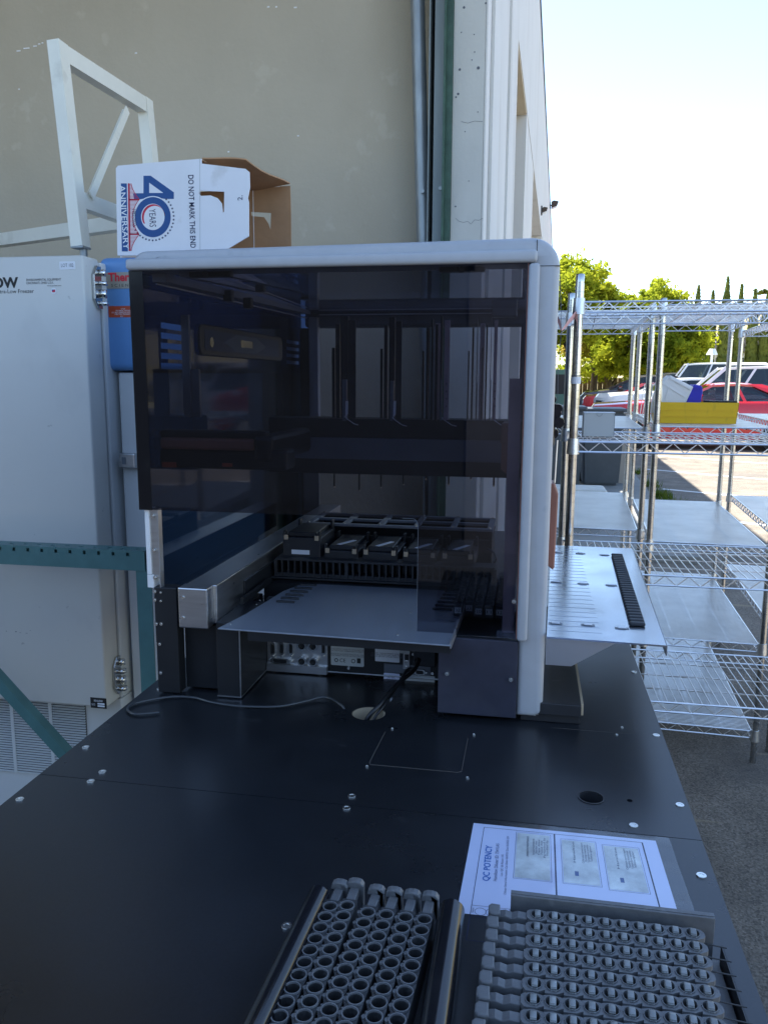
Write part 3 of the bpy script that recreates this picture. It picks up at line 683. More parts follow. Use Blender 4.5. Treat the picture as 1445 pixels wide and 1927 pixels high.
channel(641, 14, 594, 'black_plastic', 14); channel(731, 12, 596, 'black_plastic', 13); channel(809, 6, 600, 'plate_pink', 14); channel(826, 7, 594, 'plate_pink', 14, 1.95)
channel(894, 5, 600, 'plate_pink', 14); channel(920, 5, 594, 'plate_pink', 12, 1.95)
m = MB()
for px, py in ((653, 790), (743, 792), (836, 792), (929, 792)):
    a = atY(px, py - 2, 1.94); m.tube([a + Vector((-.006, 0, .006)), a, a + Vector((.018, 0, -.012)), a + Vector((.03, -.01, -.014))], .0011, 5)
for px in (652, 742): a = atY(px, 770, 1.94); m.prism([(a.x - .003, a.z - .02), (a.x + .003, a.z - .012), (a.x + .004, a.z + .02), (a.x - .002, a.z + .02)], 1.938, 1.942, 'y')
ip('white_tubing', m, 'white_plastic')
m = MB(); m2 = MB()
for px, py in ((629, 915), (676, 922), (717, 916), (759, 910), (801, 901), (844, 911), (886, 901), (929, 914)):
    p = atY(px, py, 2.0); m.tube([p, p + Vector((0, 0, atY(px, 886, 2.0).z - p.z))], .0024, 8); m2.tube([p + Vector((0, 0, -.003)), p], .0016, 8)
ip('probe', m, 'black'); ip('probe_tip', m2, 'screw')
# far side cover: smoked panel with ventilation slots, open on the right
YFAR = 2.225
def holes_panel(x0, z0, x1, z1, holes, y):      # sheet built from cells, with rectangular slots left open
    xs = sorted({x0, x1} | {h[0] for h in holes} | {h[2] for h in holes}); zs_ = sorted({z0, z1} | {h[1] for h in holes} | {h[3] for h in holes})
    bm = bmesh.new(); V_ = {}
    def g(x, z):
        if (x, z) not in V_: V_[(x, z)] = bm.verts.new((x, y, z))
        return V_[(x, z)]
    for xa_, xb_ in zip(xs, xs[1:]):
        for za_, zb_ in zip(zs_, zs_[1:]):
            cx, cz = (xa_ + xb_) / 2, (za_ + zb_) / 2
            if any(h[0] < cx < h[2] and h[1] < cz < h[3] for h in holes): continue
            bm.faces.new((g(xa_, za_), g(xb_, za_), g(xb_, zb_), g(xa_, zb_)))
    m = MB(); m.bm = bm; return m
# left side wall of the machine: smoked sheet with ventilation slots, seen receding behind the front panel
WX = X0 + .006
def onwall(px, py): return atX(px, py, WX)
sl_ = []
for k in range(5):
    a = onwall(303, 613 + k * 18.5); b = onwall(350, 613 + k * 18.5); z = onwall(326, 615 + k * 18.5).z; sl_.append((a.y, z - .0062, b.y, z + .0062))
for k in range(4):
    a = onwall(539, 642 + k * 13); b = onwall(562, 642 + k * 13); sl_.append((a.y, a.z - .0052, b.y, a.z + .0052))
m = MB(); m.box((XC - .010, Y1 + .09, 1.29), (XC - .0065, YB - .062, 1.745)); ip('front_window', m, 'tint')
mm = holes_panel(Y1 + .03, 1.0, YB - .05, 1.7645, sl_, 0)
for v in mm.bm.verts: v.co = Vector((WX, v.co.x, v.co.z))
ip('smoked_side_wall', mm, 'tint_far')
m = MB(); m.box((WX - .012, Y1 + .09, 1.0), (WX - .002, YB - .062, 1.035)); ip('side_wall_foot', m, 'black')
def wrect(x0, y0, x1, y1): a = onwall(x0, (y0 + y1) / 2); b = onwall(x1, (y0 + y1) / 2); t_ = onwall((x0 + x1) / 2, y0).z; u_ = onwall((x0 + x1) / 2, y1).z; return a.y, u_, b.y, t_
m = MB(); m.prism(rrect(*wrect(370, 621, 527, 674), .022), WX + .002, WX + .008, 'x', .003); ip('control_window_frame', m, 'black')
m = MB(); y0_, z0_, y1_, z1_ = wrect(379, 630, 519, 665); m.prism(rrect(y0_, z0_, y1_, z1_, .008), WX + .0082, WX + .009, 'x'); w_ = ip('control_window', m, 'blue_dark')
m = MB(); cy_, cz_ = (y0_ + y1_) / 2, (z0_ + z1_) / 2; hw_, hh_ = (y1_ - y0_) * .28, (z1_ - z0_) * .44; m.prism([(cy_ - hw_, cz_), (cy_ - hw_ * .5, cz_ + hh_), (cy_ + hw_ * .5, cz_ + hh_), (cy_ + hw_, cz_), (cy_ + hw_ * .5, cz_ - hh_), (cy_ - hw_ * .5, cz_ - hh_)], WX + .0092, WX + .0098, 'x'); obj('arrow_plate', m, 'freezer_side', w_)
m = MB(); m.box((WX + .01, cy_ - .045, cz_ - .008), (WX + .0105, cy_ + .045, cz_ + .010)); obj('display', m, 'black_gloss', w_)
m = MB(); m.disc((WX + .0092, y0_ + .04, cz_ - .004), .012, (1, 0, 0), 18, .0008); obj('dial', m, 'black_gloss', w_)
# upright strips standing in for a pinkish reflection in the smoked panel
m = MB(); bar_at(m, 346, 592, 354, 782, 1.66, .008); bar_at(m, 361, 694, 374, 784, 1.665, .008); ip('reflection_strip', m, 'dark_alu')
m = MB(); bar_at(m, 572, 885, 600, 960, 2.62, .01); ip('rear_strip', m, 'dark_alu')
m = MB(); pts = [atY(px, py, y) for px, py, y in ((870, 1068, 1.95), (900, 1070, 1.95), (918, 1076, 1.95), (921, 1088, 1.95))]; m.tube(pts, .0035, 8)
pts = [atY(px, py, y) for px, py, y in ((915, 1032, 2.0), (930, 1040, 2.0), (934, 1052, 2.0), (928, 1064, 2.0))]; m.tube(pts, .003, 8); m.tube([atY(903, 1108, 1.95), atY(912, 1085, 1.95)], .001, 5); ip('hose', m, 'cable_grey', smooth=True)
# loading tray on the right, long sheet with slotted rows and a column of black ribs
TZ2 = 1.078
ny, fy = atZ(1255, 1215, TZ2).y, atZ(1190, 1032, TZ2).y; nx, fx = atZ(1255, 1215, TZ2).x, atZ(1190, 1032, TZ2).x
m = MB(); m.prism([(XC + .002, ny + .01), (nx, ny), (fx, fy), (XC + .03, fy)], TZ2 - .003, TZ2, 'z'); m.bar((nx, ny + .001, TZ2 - .010), (fx, fy, TZ2 - .010), .002, .020); ip('loading_tray', m, 'tray_metal')
m = MB(); a = Vector((XC + .002, ny + .012, 0)); m.prism([(XC + .002, TZ2 - .004), (nx - .075, TZ2 - .004), (XC + .05, TZ2 - .062), (XC + .002, TZ2 - .062)], ny + .03, ny + .034, 'y'); ip('tray_bracket', m, 'aluminium')
m = MB(); m2 = MB()
NR = 31
for i in range(NR):
    t = i / (NR - 1); p0 = atZ(1150 + (1186 - 1150) * t, 1047 + (1177 - 1047) * (t ** 1.07 if 0 else t), TZ2)
A0, A1 = atZ(1150, 1047, TZ2), atZ(1184, 1177, TZ2); B0 = atZ(1174, 1049, TZ2)
for i in range(NR):
    t = i / (NR - 1); p = A0.lerp(A1, t); L = .030
    m.box((p.x, p.y - .0062, TZ2 + .0005), (p.x + L, p.y + .0062, TZ2 + .008), .003); m.box((p.x + .003, p.y + .0064, TZ2 + .0004), (p.x + L - .003, p.y + .0145, TZ2 + .003))
ip('rib_column', m, 'ribbed_black')
m = MB()
for row in (((1049, 1040), (1092, 1042), (1137, 1045)), ((1046, 1096), (1097, 1099), (1150, 1102)), ((1045, 1174), (1106, 1177), (1170, 1183))):
    for px, py in row:
        p = atZ(px, py, TZ2); m2.box((p.x - .013, p.y - .006, TZ2 + .0002), (p.x + .013, p.y + .006, TZ2 + .0008)); m.box((p.x - .008, p.y - .004, TZ2 + .0008), (p.x + .008, p.y + .004, TZ2 + .003), .001)
ip('clip_slot', m2, 'dark_alu'); ip('clip', m, 'aluminium')
m = MB()
for i in range(24):
    y = ny + .05 + (fy - ny - .1) * i / 23; m.box((XC + .01, y, TZ2), (XC + .105 + .03 * i / 23 * 0, y + .0012, TZ2 + .0004))
ip('tray_score_line', m, 'tray_line')
# loading head: reddish cover, knobs and a slim rod at the front corner
m = MB(); x0 = XC - .012
xx = atY(1046, 980, 1.62).x
zt_, zb_, zk_ = atY(1040, 908, 1.62).z, atY(1040, 1069, 1.62).z, atY(1036, 1035, 1.62).z
m.prism([(x0, zb_ + .02), (xx - .003, zb_), (xx, zb_ + .006), (xx + .002, zt_ - .02), (xx - .006, zt_), (x0, zt_ + .003)], 1.60, 1.66, 'y', .003); ip('loader_cover', m, 'rust_plastic')
m = MB(); m.tube([(xx - .006, 1.62, zt_), (xx - .004, 1.62, atY(1043, 828, 1.62).z)], .0022, 8); ip('loader_rod', m, 'aluminium')
m = MB()
for px, py, r_, y in ((1046, 778, .011, 1.62), (1050, 768, .009, 1.63), (1040, 770, .013, 1.65), (1044, 795, .010, 1.61), (1051, 795, .0115, 1.60), (1040, 815, .012, 1.64), (1038, 752, .010, 1.66)):
    p = atY(px, py, y); m.tube([p + Vector((0, -.012, 0)), p + Vector((0, .012, 0))], r_ * .9, 14, radii=[r_ * .9, r_])
p = atY(1038, 818, 1.63); m.box(p - Vector((.016, .01, .022)), p + Vector((.006, .01, .022)), .004); ip('clamp_knob', m, 'black_gloss')
# inside: carriers and blocks standing on the deck (each can be lifted out)
def rack_box(px0, px1, pyt, pyb, y, label, tallposts=False, lab='flat'):
    x0, z0, x1, z1 = rect(px0, pyt, px1, pyb, y); d = .15
    t = thing('deck_module', label, 'module', ((x0 + x1) / 2, y + d / 2, z0), 0, 'black modules standing in a row on the deck')
    m = MB(); m.box((x0, y, z0), (x1, y + d, z1 - .012), .002); m.box((x0 + .006, y - .002, z0), (x1 - .006, y + .001, z0 + .008)); obj('body', m, 'black_plastic', t)
    m = MB(); m.box((x0 + .012, y + .008, z1 - .012), (x1 - .012, y + d - .01, z1), .002); obj('lid', m, 'black', t)
    m = MB()
    for xx_ in (x0 + .001, x1 - .007): m.box((xx_, y - .001, z1 - .022), (xx_ + .006, y + .012, z1 + .004), .001); m.box((xx_, y + d - .02, z1 - .02), (xx_ + .006, y + d, z1 + .010), .001)
    obj('corner_post', m, 'black', t)
    m = MB()
    for xx_ in (x0 + .0035, x1 - .0145): m.box((xx_, y - .0035, z1 - .018), (xx_ + .010, y - .0005, z1 - .006), .0005)
    obj('pad', m, 'ply_edge', t)
    if lab == 'front': m = MB(); m.box((x0 + .022, y - .0015, z0 + .014), (x1 - .028, y - .0004, z0 + .025)); obj('label', m, 'sticker', t)
    elif lab == 'flat':
        m = MB(); c = Vector(((x0 + x1) / 2 + .004, y + .045, z1 + .0006)); m.bar(c + Vector((-.014, -.03, 0)), c + Vector((.014, .03, 0)), .011, .0008); obj('label', m, 'sticker', t)
    return t
MY = 1.875
rack_box(533, 603, 1004, 1052, MY, 'tallest black module at the left end of the deck, white label on its front', lab='front')
rack_box(610, 674, 1029, 1060, MY, 'low black module with a slanted white label, right of the tallest one')
rack_box(682, 748, 1032, 1062, MY, 'low black module in the middle of the row, just left of the panel cut-out edge')
rack_box(757, 822, 1036, 1064, MY, 'low black module straddling the edge of the smoked panel')
rack_box(830, 893, 1039, 1066, MY, 'low black module wholly behind the smoked panel at the right end of the row')
# open grid stand behind
GZ = atY(640, 985, 2.03).z
t = thing('grid_stand', 'black open topped grid stand with bright bolts at the back of the deck', 'stand', (-.3, 2.1, DZ))
gx0, gx1 = atY(582, 985, 2.03).x, atY(922, 990, 2.03).x; gy0, gy1 = 2.03, 2.19
m = MB()
for i in range(6):
    x = gx0 + (gx1 - gx0) * i / 5; m.box((x - .008, gy0 + .009, GZ - .006), (x + .008, gy1 - .009, GZ), .001)
for y in (gy0, (gy0 + gy1) / 2, gy1): m.box((gx0 - .008, y - .0085, GZ - .0061), (gx1 + .008, y + .0085, GZ + .0002), .001)
obj('top_grid', m, 'dark_alu', t)
m = MB(); m.box((gx0 - .006, gy0, DZ), (gx0, gy1, GZ - .007)); m.box((gx1, gy0, DZ), (gx1 + .006, gy1, GZ - .007)); m.box((gx0, gy0 + .002, DZ), (gx1, gy0 + .006, GZ - .03)); m.box((gx0, gy1 - .006, DZ), (gx1, gy1, GZ - .007)); obj('side_plate', m, 'black', t)
m = MB()
for i in range(6):
    for y in (gy0, gy1): m.disc((gx0 + (gx1 - gx0) * i / 5, y, GZ + .0003), .003, (0, 0, 1), 8, .003)
for k in range(5): m.disc((gx1 + .0065, gy0 + .02 + k * .03, GZ - .02), .003, (1, 0, 0), 8, .002)
obj('bolt', m, 'screw', t)
# numbered carriers at the right of the deck
nums = ["32", "33", "10", "11", "12", "13"]
for i in range(6):
    a = atZ(848 + i * 19.3, 1196 - (3 if i == 1 else 0) + i * .6, 1.085); x = -.134 + i * .0212; y0 = 1.60 + (.02 if i == 1 else 0)
    t = thing('numbered_carrier', 'black carrier with a small white %s tag at its front, behind the smoked panel' % nums[i], 'carrier', (x, 1.75, 1.07), 0, 'numbered carriers behind the smoked panel')
    m = MB(); m.box((x - .009, y0, 1.071), (x + .009, y0 + .26, 1.098), .002)
    for k in range(9): m.ring((x, y0 + .02 + k * .024, 1.098), .0085, .0065, (0, 0, 1), 12, .004)
    obj('body', m, 'black_plastic', t)
    m = MB(); m.box((x - .0065, y0 - .0015, 1.078), (x + .0065, y0 - .0004, 1.090)); g = obj('tag', m, 'sticker_grey', t)
    text(nums[i], .010, 'print_black', g, (x, y0 - .0017, 1.084), (1, 0, 0), (0, 0, 1), maxw=.009)

# ================================================================== THINGS ON THE TABLE
def spline(pts, n=8):
    P = [Vector(p) for p in pts]; P = [P[0] * 2 - P[1]] + P + [P[-1] * 2 - P[-2]]; o = []
    for i in range(1, len(P) - 2):
        for k in range(n):
            t = k / n; a, b, c, d = P[i - 1:i + 3]
            o.append(.5 * ((2 * b) + (-a + c) * t + (2 * a - 5 * b + 4 * c - d) * t * t + (-a + 3 * b - 3 * c + d) * t ** 3))
    return o + [P[-2]]
def zt(px, py, h=.004): return atZ(px, py, TZ + h)
m = MB(); pts = [zt(262, 1327), zt(243, 1337), zt(262, 1344), zt(330, 1338), zt(372, 1322), zt(300, 1312, .012), zt(250, 1330, .006)]
pts = [zt(300, 1341), zt(255, 1344), zt(240, 1334), zt(262, 1322), zt(320, 1312), zt(365, 1313), zt(400, 1322), zt(450, 1329), zt(520, 1330), zt(570, 1321), zt(610, 1312, .006), zt(638, 1324, .006), zt(651, 1344, -.01), Vector((-.315, 1.47, .80))]
m.tube(spline(pts), .0026, 8); tag(obj('flat_cable', m, 'cable_grey', smooth=True), 'thin grey cable looping across the black table into the round hole', 'cable')
c0 = cpt(790, 1236)
m = MB(); m.tube(spline([(c0.x, BY - .02, c0.z), (c0.x - .005, BY - .05, c0.z - .012), tuple(atY(745, 1290, 1.56)), tuple(atY(716, 1325, 1.50)), (-.305, 1.478, .87), (-.32, 1.475, .75)]), .0046, 10); tag(obj('power_cable', m, 'cable', smooth=True), 'thick black power cable running from the machine down into the round hole', 'cable')
m = MB(); m.tube(spline([(c0.x - .012, BY - .02, c0.z - .02), tuple(atY(765, 1262, 1.60)), tuple(atY(741, 1302, 1.55)), tuple(atY(724, 1326, 1.505)), (-.290, 1.476, .87), (-.30, 1.473, .75)]), .0028, 10); tag(obj('thin_cable', m, 'cable', smooth=True), 'thinner black cable with a clip, beside the thick power cable', 'cable')
p = atY(731, 1314, 1.53); m = MB(); m.tube([p + Vector((-.006, 0, .004)), p + Vector((.006, 0, -.004))], .0055, 12); tag(obj('cable_clip', m, 'dark_alu', smooth=True), 'small round grey clip on the cables above the hole', 'clip')
# low black block with a bare plywood edge, behind the column
t = thing('black_block', 'flat black board block with a pale bare edge behind the silver column', 'block', (.07, 1.6, TZ))
m = MB(); m.box((.0, 1.50, TZ + .0005), (.112, 1.74, TZ + .018), .001); obj('lower_board', m, 'black_plastic', t)
m = MB(); m.box((.0, 1.49, TZ + .0185), (.113, 1.75, TZ + .042), .0015); ub = obj('upper_board', m, 'black_plastic', t)
m = MB(); m.box((.1132, 1.497, TZ + .020), (.1175, 1.745, TZ + .0418)); obj('bare_edge', m, 'ply_edge', ub)

# laminated sheet
PA, PB, PC, PD = (-.068, 1.121), (.216, 1.123), (.222, .905), (-.075, .900)
t = thing('laminated_sheet', 'laminated white instruction sheet headed QC POTENCY lying on the black table', 'sheet', (.07, 1.0, TZ))
def U(u, v, h=.0010): # u along long side, v from the far edge towards the camera
    a = Vector((*PA, 0)).lerp(Vector((*PB, 0)), u); b = Vector((*PD, 0)).lerp(Vector((*PC, 0)), u); p = a.lerp(b, v); p.z = TZ + h; return p
m = MB(); bm = m.bm; nx_, ny_ = 24, 16; G = [[bm.verts.new(U(i / nx_, j / ny_, .0016 + .0006 * math.sin(i * .9 + j * .4) + .0004 * math.sin(j * 1.3 - i * .3))) for j in range(ny_ + 1)] for i in range(nx_ + 1)]
for i in range(nx_):
    for j in range(ny_): bm.faces.new((G[i][j], G[i + 1][j], G[i + 1][j + 1], G[i][j + 1]))
obj('film', m, 'laminate', t, smooth=True)
m = MB(); m.quad(U(.018, .04, .0004), U(.93, .04, .0004), U(.93, .985, .0004), U(.018, .985, .0004)); pg = obj('paper', m, 'paper', t)
def pl(m, u0, v0, u1, v1, w=.0006, h=.0006):
    a, b = U(u0, v0, h), U(u1, v1, h); d = (b - a).normalized(); n = Vector((-d.y, d.x, 0)) * w; m.quad(a - n, b - n, b + n, a + n)
def prect(m, u0, v0, u1, v1, w=.0004): pl(m, u0, v0, u1, v0, w); pl(m, u1, v0, u1, v1, w); pl(m, u1, v1, u0, v1, w); pl(m, u0, v1, u0, v0, w)
m = MB(); prect(m, .075, .08, .86, 1.2, .0004); pl(m, .43, .08, .43, 1.0, .0011); pl(m, .86, .08, .86, 1.0, .0009); prect(m, .075, .905, .235, 1.0, .0003); obj('ruled_line', m, 'print_navy', pg)
XD, YD = (0, 1, 0), (-1, 0, 0)
def pt(s, u, v, size, c, **k): text(s, size, c, pg, U(u, v, .0007), XD, YD, ext=.0001, **k)
pt("QC POTENCY", .118, .48, .0125, 'title_blue', maxw=.083, bold=.0002)
pt("Hamilton Diluter ID: 7541LA5", .158, .46, .0068, 'print_soft', maxw=.088)
pt("Loc. QC lab Room 105", .185, .49, .0045, 'print_soft', maxw=.05)
pt("Diluter Serial Information: Cal. Date: 06/07/21 Due: 06/2022 QM", .205, .47, .0045, 'print_soft', maxw=.135)
pt("Hamilton Syringe", .315, .93, .006, 'print_grey', maxw=.055); pt("S/N A5983", .345, .93, .0068, 'print_grey', maxw=.04); pt("Status", .083, .95, .004, 'print_navy')
m = MB()
for u_, c in ((.115, 0), (.16, 0), (.205, 0)): p = U(u_, .955, .0006); m.ring(p, .0072, .0067, (0, 0, 1), 24, .0001)
obj('status_circle', m, 'print_navy', pg)
m = MB(); m.disc(U(.205, .955, .0005), .0064, (0, 0, 1), 20, .0001); obj('status_dot', m, 'cyan_dot', pg)
for k, (u0, v0, u1, v1) in enumerate(((.245, .11, .405, .60), (.465, .14, .625, .60), (.665, .16, .83, .62))):
    m = MB(); m.quad(U(u0, v0, .0007), U(u1, v0, .0007), U(u1, v1, .0007), U(u0, v1, .0007)); card = obj('pasted_label', m, 'photo_print', pg)
    m = MB(); prect(m, u0 - .005, v0 - .012, u1 + .006, v1 + .01, .00025); obj('border', m, 'print_grey', card)
    txt = ("PREVENTIVE MAINTENANCE", "Instrument\nSerial no.\nDate done\nNext due\nPerformed by\nVerified by") if k == 0 else ("Hamilton", "Calibration service report\nPipetting channel test\nTemperature humidity\nTechnician signature")
    text(txt[0], .0045, 'print_navy', card, U(u0 + .055, (v0 + v1) / 2 - .1, .0008), XD, YD, ext=.0001, maxw=.05)
    text(txt[1], .0042, 'print_navy', card, U(u0 + .115, (v0 + v1) / 2 - .1, .0008), XD, YD, ext=.0001, maxw=.05)
    if k: m = MB(); p = U(u0 + .06, v1 - .1, .0008); m.box(p - Vector((.0025, .005, 0)), p + Vector((.0025, .005, .0002))); obj('stamp', m, 'print_blue', card)

# ---- left carrier tray with six tube carriers, and its two rounded rails
t = thing('carrier_cradle', 'black cradle with two glossy rounded side rails holding six tube carriers', 'cradle', (-.14, .6, TZ))
zc_ = .945
la, lb = atZ(600, 1684, zc_), atZ(484, 1927, zc_); ra, rb = atZ(850, 1714, zc_), atZ(819, 1927, zc_)
def ext(a, b, L):
    d = (b - a).normalized(); return a + d * L
for a, b, r_ in ((la, lb, .0125), (ra, rb, .0150)):
    e = ext(a, b, .36); e.z = zc_
    m = MB(); m.tube([a, e], r_, 28); m.tube([a + Vector((0, -.002, 0)), e], r_ * .2, 6)
    d = (e - a).normalized(); m.box((-r_ * .92, 0, -.03), (r_ * .92, (e - a).length, 0), .002, mtx=Matrix.Translation(a) @ Matrix.Rotation(math.atan2(-d.x, d.y), 4, 'Z'))
    obj('side_rail', m, 'black_gloss', t, smooth=True)
m = MB(); m.prism([(la.x, la.y - .01), (ext(la, lb, .36).x, ext(la, lb, .36).y), (ext(ra, rb, .36).x, ext(ra, rb, .36).y), (ra.x, ra.y - .01)], TZ + .001, TZ + .012, 'z', .001); obj('base_plate', m, 'black', t)
def tube_carrier(label, name='tube_carrier'):
    # local frame: handle towards +Y at y = 0, wells run to -Y; top at z = 0
    t = thing(name, label, 'tube carrier')
    NW = 20; P = .0186
    m = MB(); w = .0108
    outline = []
    for k in range(NW):   # scalloped left flank
        y = -.026 - k * P
        outline += [(-w * .75, y + P * .45), (-w * .98, y + P * .2), (-w * .98, y - P * .2), (-w * .75, y - P * .45)]
    yl_ = -.026 - NW * P
    poly = outline + [(w * .9, yl_), (w * .9, -.012), (-w * .75, -.012)]
    # slab outline with well openings
    bm = bmesh.new(); edges = []
    def loop(pts):
        vs = [bm.verts.new((a, b, 0)) for a, b in pts]; edges.extend(bm.edges.new((vs[i], vs[(i + 1) % len(vs)])) for i in range(len(vs)))
    loop(poly)
    for k in range(NW): loop([(.0008 + .0077 * math.cos(2 * math.pi * q / 18), -.026 - k * P + .0080 * math.sin(2 * math.pi * q / 18)) for q in range(18)])
    bmesh.ops.triangle_fill(bm, use_beauty=True, edges=edges)
    r = bmesh.ops.extrude_face_region(bm, geom=list(bm.faces))
    for v in [g for g in r['geom'] if isinstance(g, bmesh.types.BMVert)]: v.co.z = -.036
    m.bm = bm
    obj('body', m, 'carrier', t, local=True)
    m = MB()
    for k in range(NW):
        y = -.026 - k * P
        m.ring((.0008, y, .0002), .0087, .0075, (0, 0, 1), 22, .0022)
    obj('well_rim', m, 'rim_grey', t, local=True, smooth=True)
    m = MB(); m.box((-w * .7, yl_ + .003, -.0405), (w * .85, -.014, -.0365)); obj('bottom', m, 'black_plastic', t, local=True)
    m = MB()
    for k in range(NW):
        y = -.026 - k * P
        m.tube([(-.0088, y - .0008, -.004), (-.0092, y - .0008, .0012)], .0028, 8); m.box((-.0098, y + .004, -.004), (-.0055, y + .0062, .0014), .0006)
    obj('spring_lug', m, 'carrier_grey', t, local=True, smooth=True)
    m = MB(); m.box((-.0050, -.0125, -.012), (.0060, .0125, -.0015), .0012); obj('neck', m, 'carrier_grey', t, local=True)
    m = MB()
    prof = [(-.0100, -.003), (-.0085, .0035), (-.004, .0058), (.002, .0062), (.0075, .0052), (.0108, .001), (.0108, -.030), (.0093, -.030), (.0093, -.002), (-.0085, -.004)]
    m.prism(prof, .0122, .0225, 'y', .0014); obj('handle', m, 'carrier_grey', t, local=True)
    return t
hp = [(630, 1697), (664, 1695), (706, 1706), (741, 1712), (774, 1716), (808, 1720)]
names = ['leftmost of the six black tube carriers, beside the left glossy rail', 'black tube carrier second from the left, its handle standing highest', 'third black tube carrier from the left glossy rail', 'fourth black tube carrier from the left glossy rail', 'fifth black tube carrier, one short of the right glossy rail', 'rightmost of the six upright running tube carriers, beside the right glossy rail']
tw = [((620, 1708), (531, 1901)), ((652, 1708), (572, 1913)), ((691, 1719), (612, 1918)), ((725.6, 1723.5), (655, 1915)), ((761.6, 1728.5), (706, 1906)), ((797, 1732.6), (749, 1912))]
proto = None
for i, (pa, pb) in enumerate(tw):
    a, b = atZ(*pa, .947), atZ(*pb, .947); d = (b - a).normalized(); rz = math.atan2(d.x, -d.y)
    if i == 0: o = proto = tube_carrier(names[0])
    else: o = copy_tree(proto); o['label'] = names[i]
    o['group'] = 'tube carriers in the left cradle'
    o.rotation_euler.z = rz; o.location = a - d * .026; o.location.z = .9465 + (.0012 if i == 1 else 0)

# ---- right tray with carriers lying crosswise
t = thing('carrier_tray', 'grey metal tray with a raised back lip holding the crosswise spring clip carriers', 'tray', (.1, .7, TZ))
m = MB(); m.box((-.004, .868, TZ + .001), (.222, .871, .957), .0008); m.bar((-.004, .874, .956), (.222, .874, .956), .006, .003); m.box((-.004, .45, TZ + .001), (.228, .867, TZ + .006)); obj('tray_shell', m, 'carrier_grey', t)
m = MB()
for i in range(14): m.tube([(.190, .852 - i * .0216, .938), (.232, .852 - i * .0216, .934)], .0008, 6)
m.box((.230, .46, TZ + .001), (.2325, .868, .925)); obj('guide_rod', m, 'black', t)
def clip_carrier(label):
    t = thing('clip_carrier', label, 'tube carrier'); NW = 10; P = .01865
    # local: wells run along +X from x=0; width along Y; top at z = 0
    m = MB(); w = .0100; top, bot = [], []
    for k in range(NW):
        x = .006 + k * P
        bot += [(x - .0085, -w), (x + .0035, -w), (x + .0068, -w * .80), (x + .0105, -w * .62)]
        top += [(x - .009, w * .80), (x, w), (x + .009, w * .80), (x + .0105, w * .62)]
    poly = [(-.006, -w * .5)] + bot + [(NW * P, -w * .3), (NW * P, w * .3)] + top[::-1] + [(-.006, w * .5)]
    bm = bmesh.new(); edges = []
    def loop(pts):
        vs = [bm.verts.new((a, b, 0)) for a, b in pts]; edges.extend(bm.edges.new((vs[i], vs[(i + 1) % len(vs)])) for i in range(len(vs)))
    loop(poly)
    for k in range(NW): loop([(.006 + k * P + .0068 * math.cos(2 * math.pi * q / 16), .0002 + .0066 * math.sin(2 * math.pi * q / 16)) for q in range(16)])
    bmesh.ops.triangle_fill(bm, use_beauty=True, edges=edges)
    r = bmesh.ops.extrude_face_region(bm, geom=list(bm.faces))
    for v in [g for g in r['geom'] if isinstance(g, bmesh.types.BMVert)]: v.co.z = -.006
    m.bm = bm; obj('top_plate', m, 'carrier_grey', t, local=True)
    m = MB()
    for k in range(NW): m.ring((.006 + k * P, .0002, 0), .0079, .0070, (0, 0, 1), 20, .0012)
    obj('well_rim', m, 'carrier_grey', t, local=True, smooth=True)
    m = MB(); m.box((-.003, -.0075, -.040), (NW * P - .002, .0078, -.0065)); obj('body', m, 'black_plastic', t, local=True)
    m = MB()
    for k in range(NW):
        x = .006 + k * P; m.prism([(-.0052, .0035), (-.001, .0052), (.0025, .0050), (.0045, .0030), (.0045, -.004), (-.0052, -.004)], x - .0030, x + .0034, 'x', .0008)
        for q in range(3): m.box((x - .0029, -.0062 - .0012 * q, .0016 - .0016 * q), (x + .0033, -.0052 - .0012 * q, .0028 - .0016 * q), .0002)
    obj('spring_clip', m, 'clip', t, local=True, smooth=True)
    m = MB()
    for k in range(1, NW):
        x = .006 + (k - .5) * P
        for q in (-1, 1): m.prism([(x + q * .001, .0006), (x + q * .003, .0024), (x + q * .0032, -.0012)], .0001, .0006, 'z')
    obj('arrow_mark', m, 'black', t, local=True)
    m = MB(); m.prism([(-.006, -.0026), (-.016, -.0016), (-.023, -.004), (-.030, -.0018), (-.036, -.003), (-.036, -.012), (-.006, -.012)], -.0062, .0062, 'y', .001); obj('neck', m, 'carrier_grey', t, local=True)
    m = MB(); m.prism([(-.0355, -.009), (-.0365, .0085), (-.0465, .0090), (-.0495, .005), (-.0495, -.0055), (-.046, -.0095)], -.018, .0022, 'z', .0016); obj('handle', m, 'carrier_grey', t, local=True)
    return t
ords = ['', 'second', 'third', 'fourth', 'fifth', 'sixth', 'seventh', 'eighth', 'ninth', 'tenth']
for i in range(10):
    lab = 'crosswise spring clip carrier nearest the raised lip of the grey tray' if i == 0 else '%s crosswise spring clip carrier counted from the raised lip of the tray' % ords[i]
    if i == 0: cc = o = clip_carrier(lab)
    else: o = copy_tree(cc); o['label'] = lab
    o['group'] = 'crosswise carriers in the grey tray'
    o.location = (.021 - i * .0008 + random.uniform(-.0008, .0008), .8475 - i * .0217, .950)

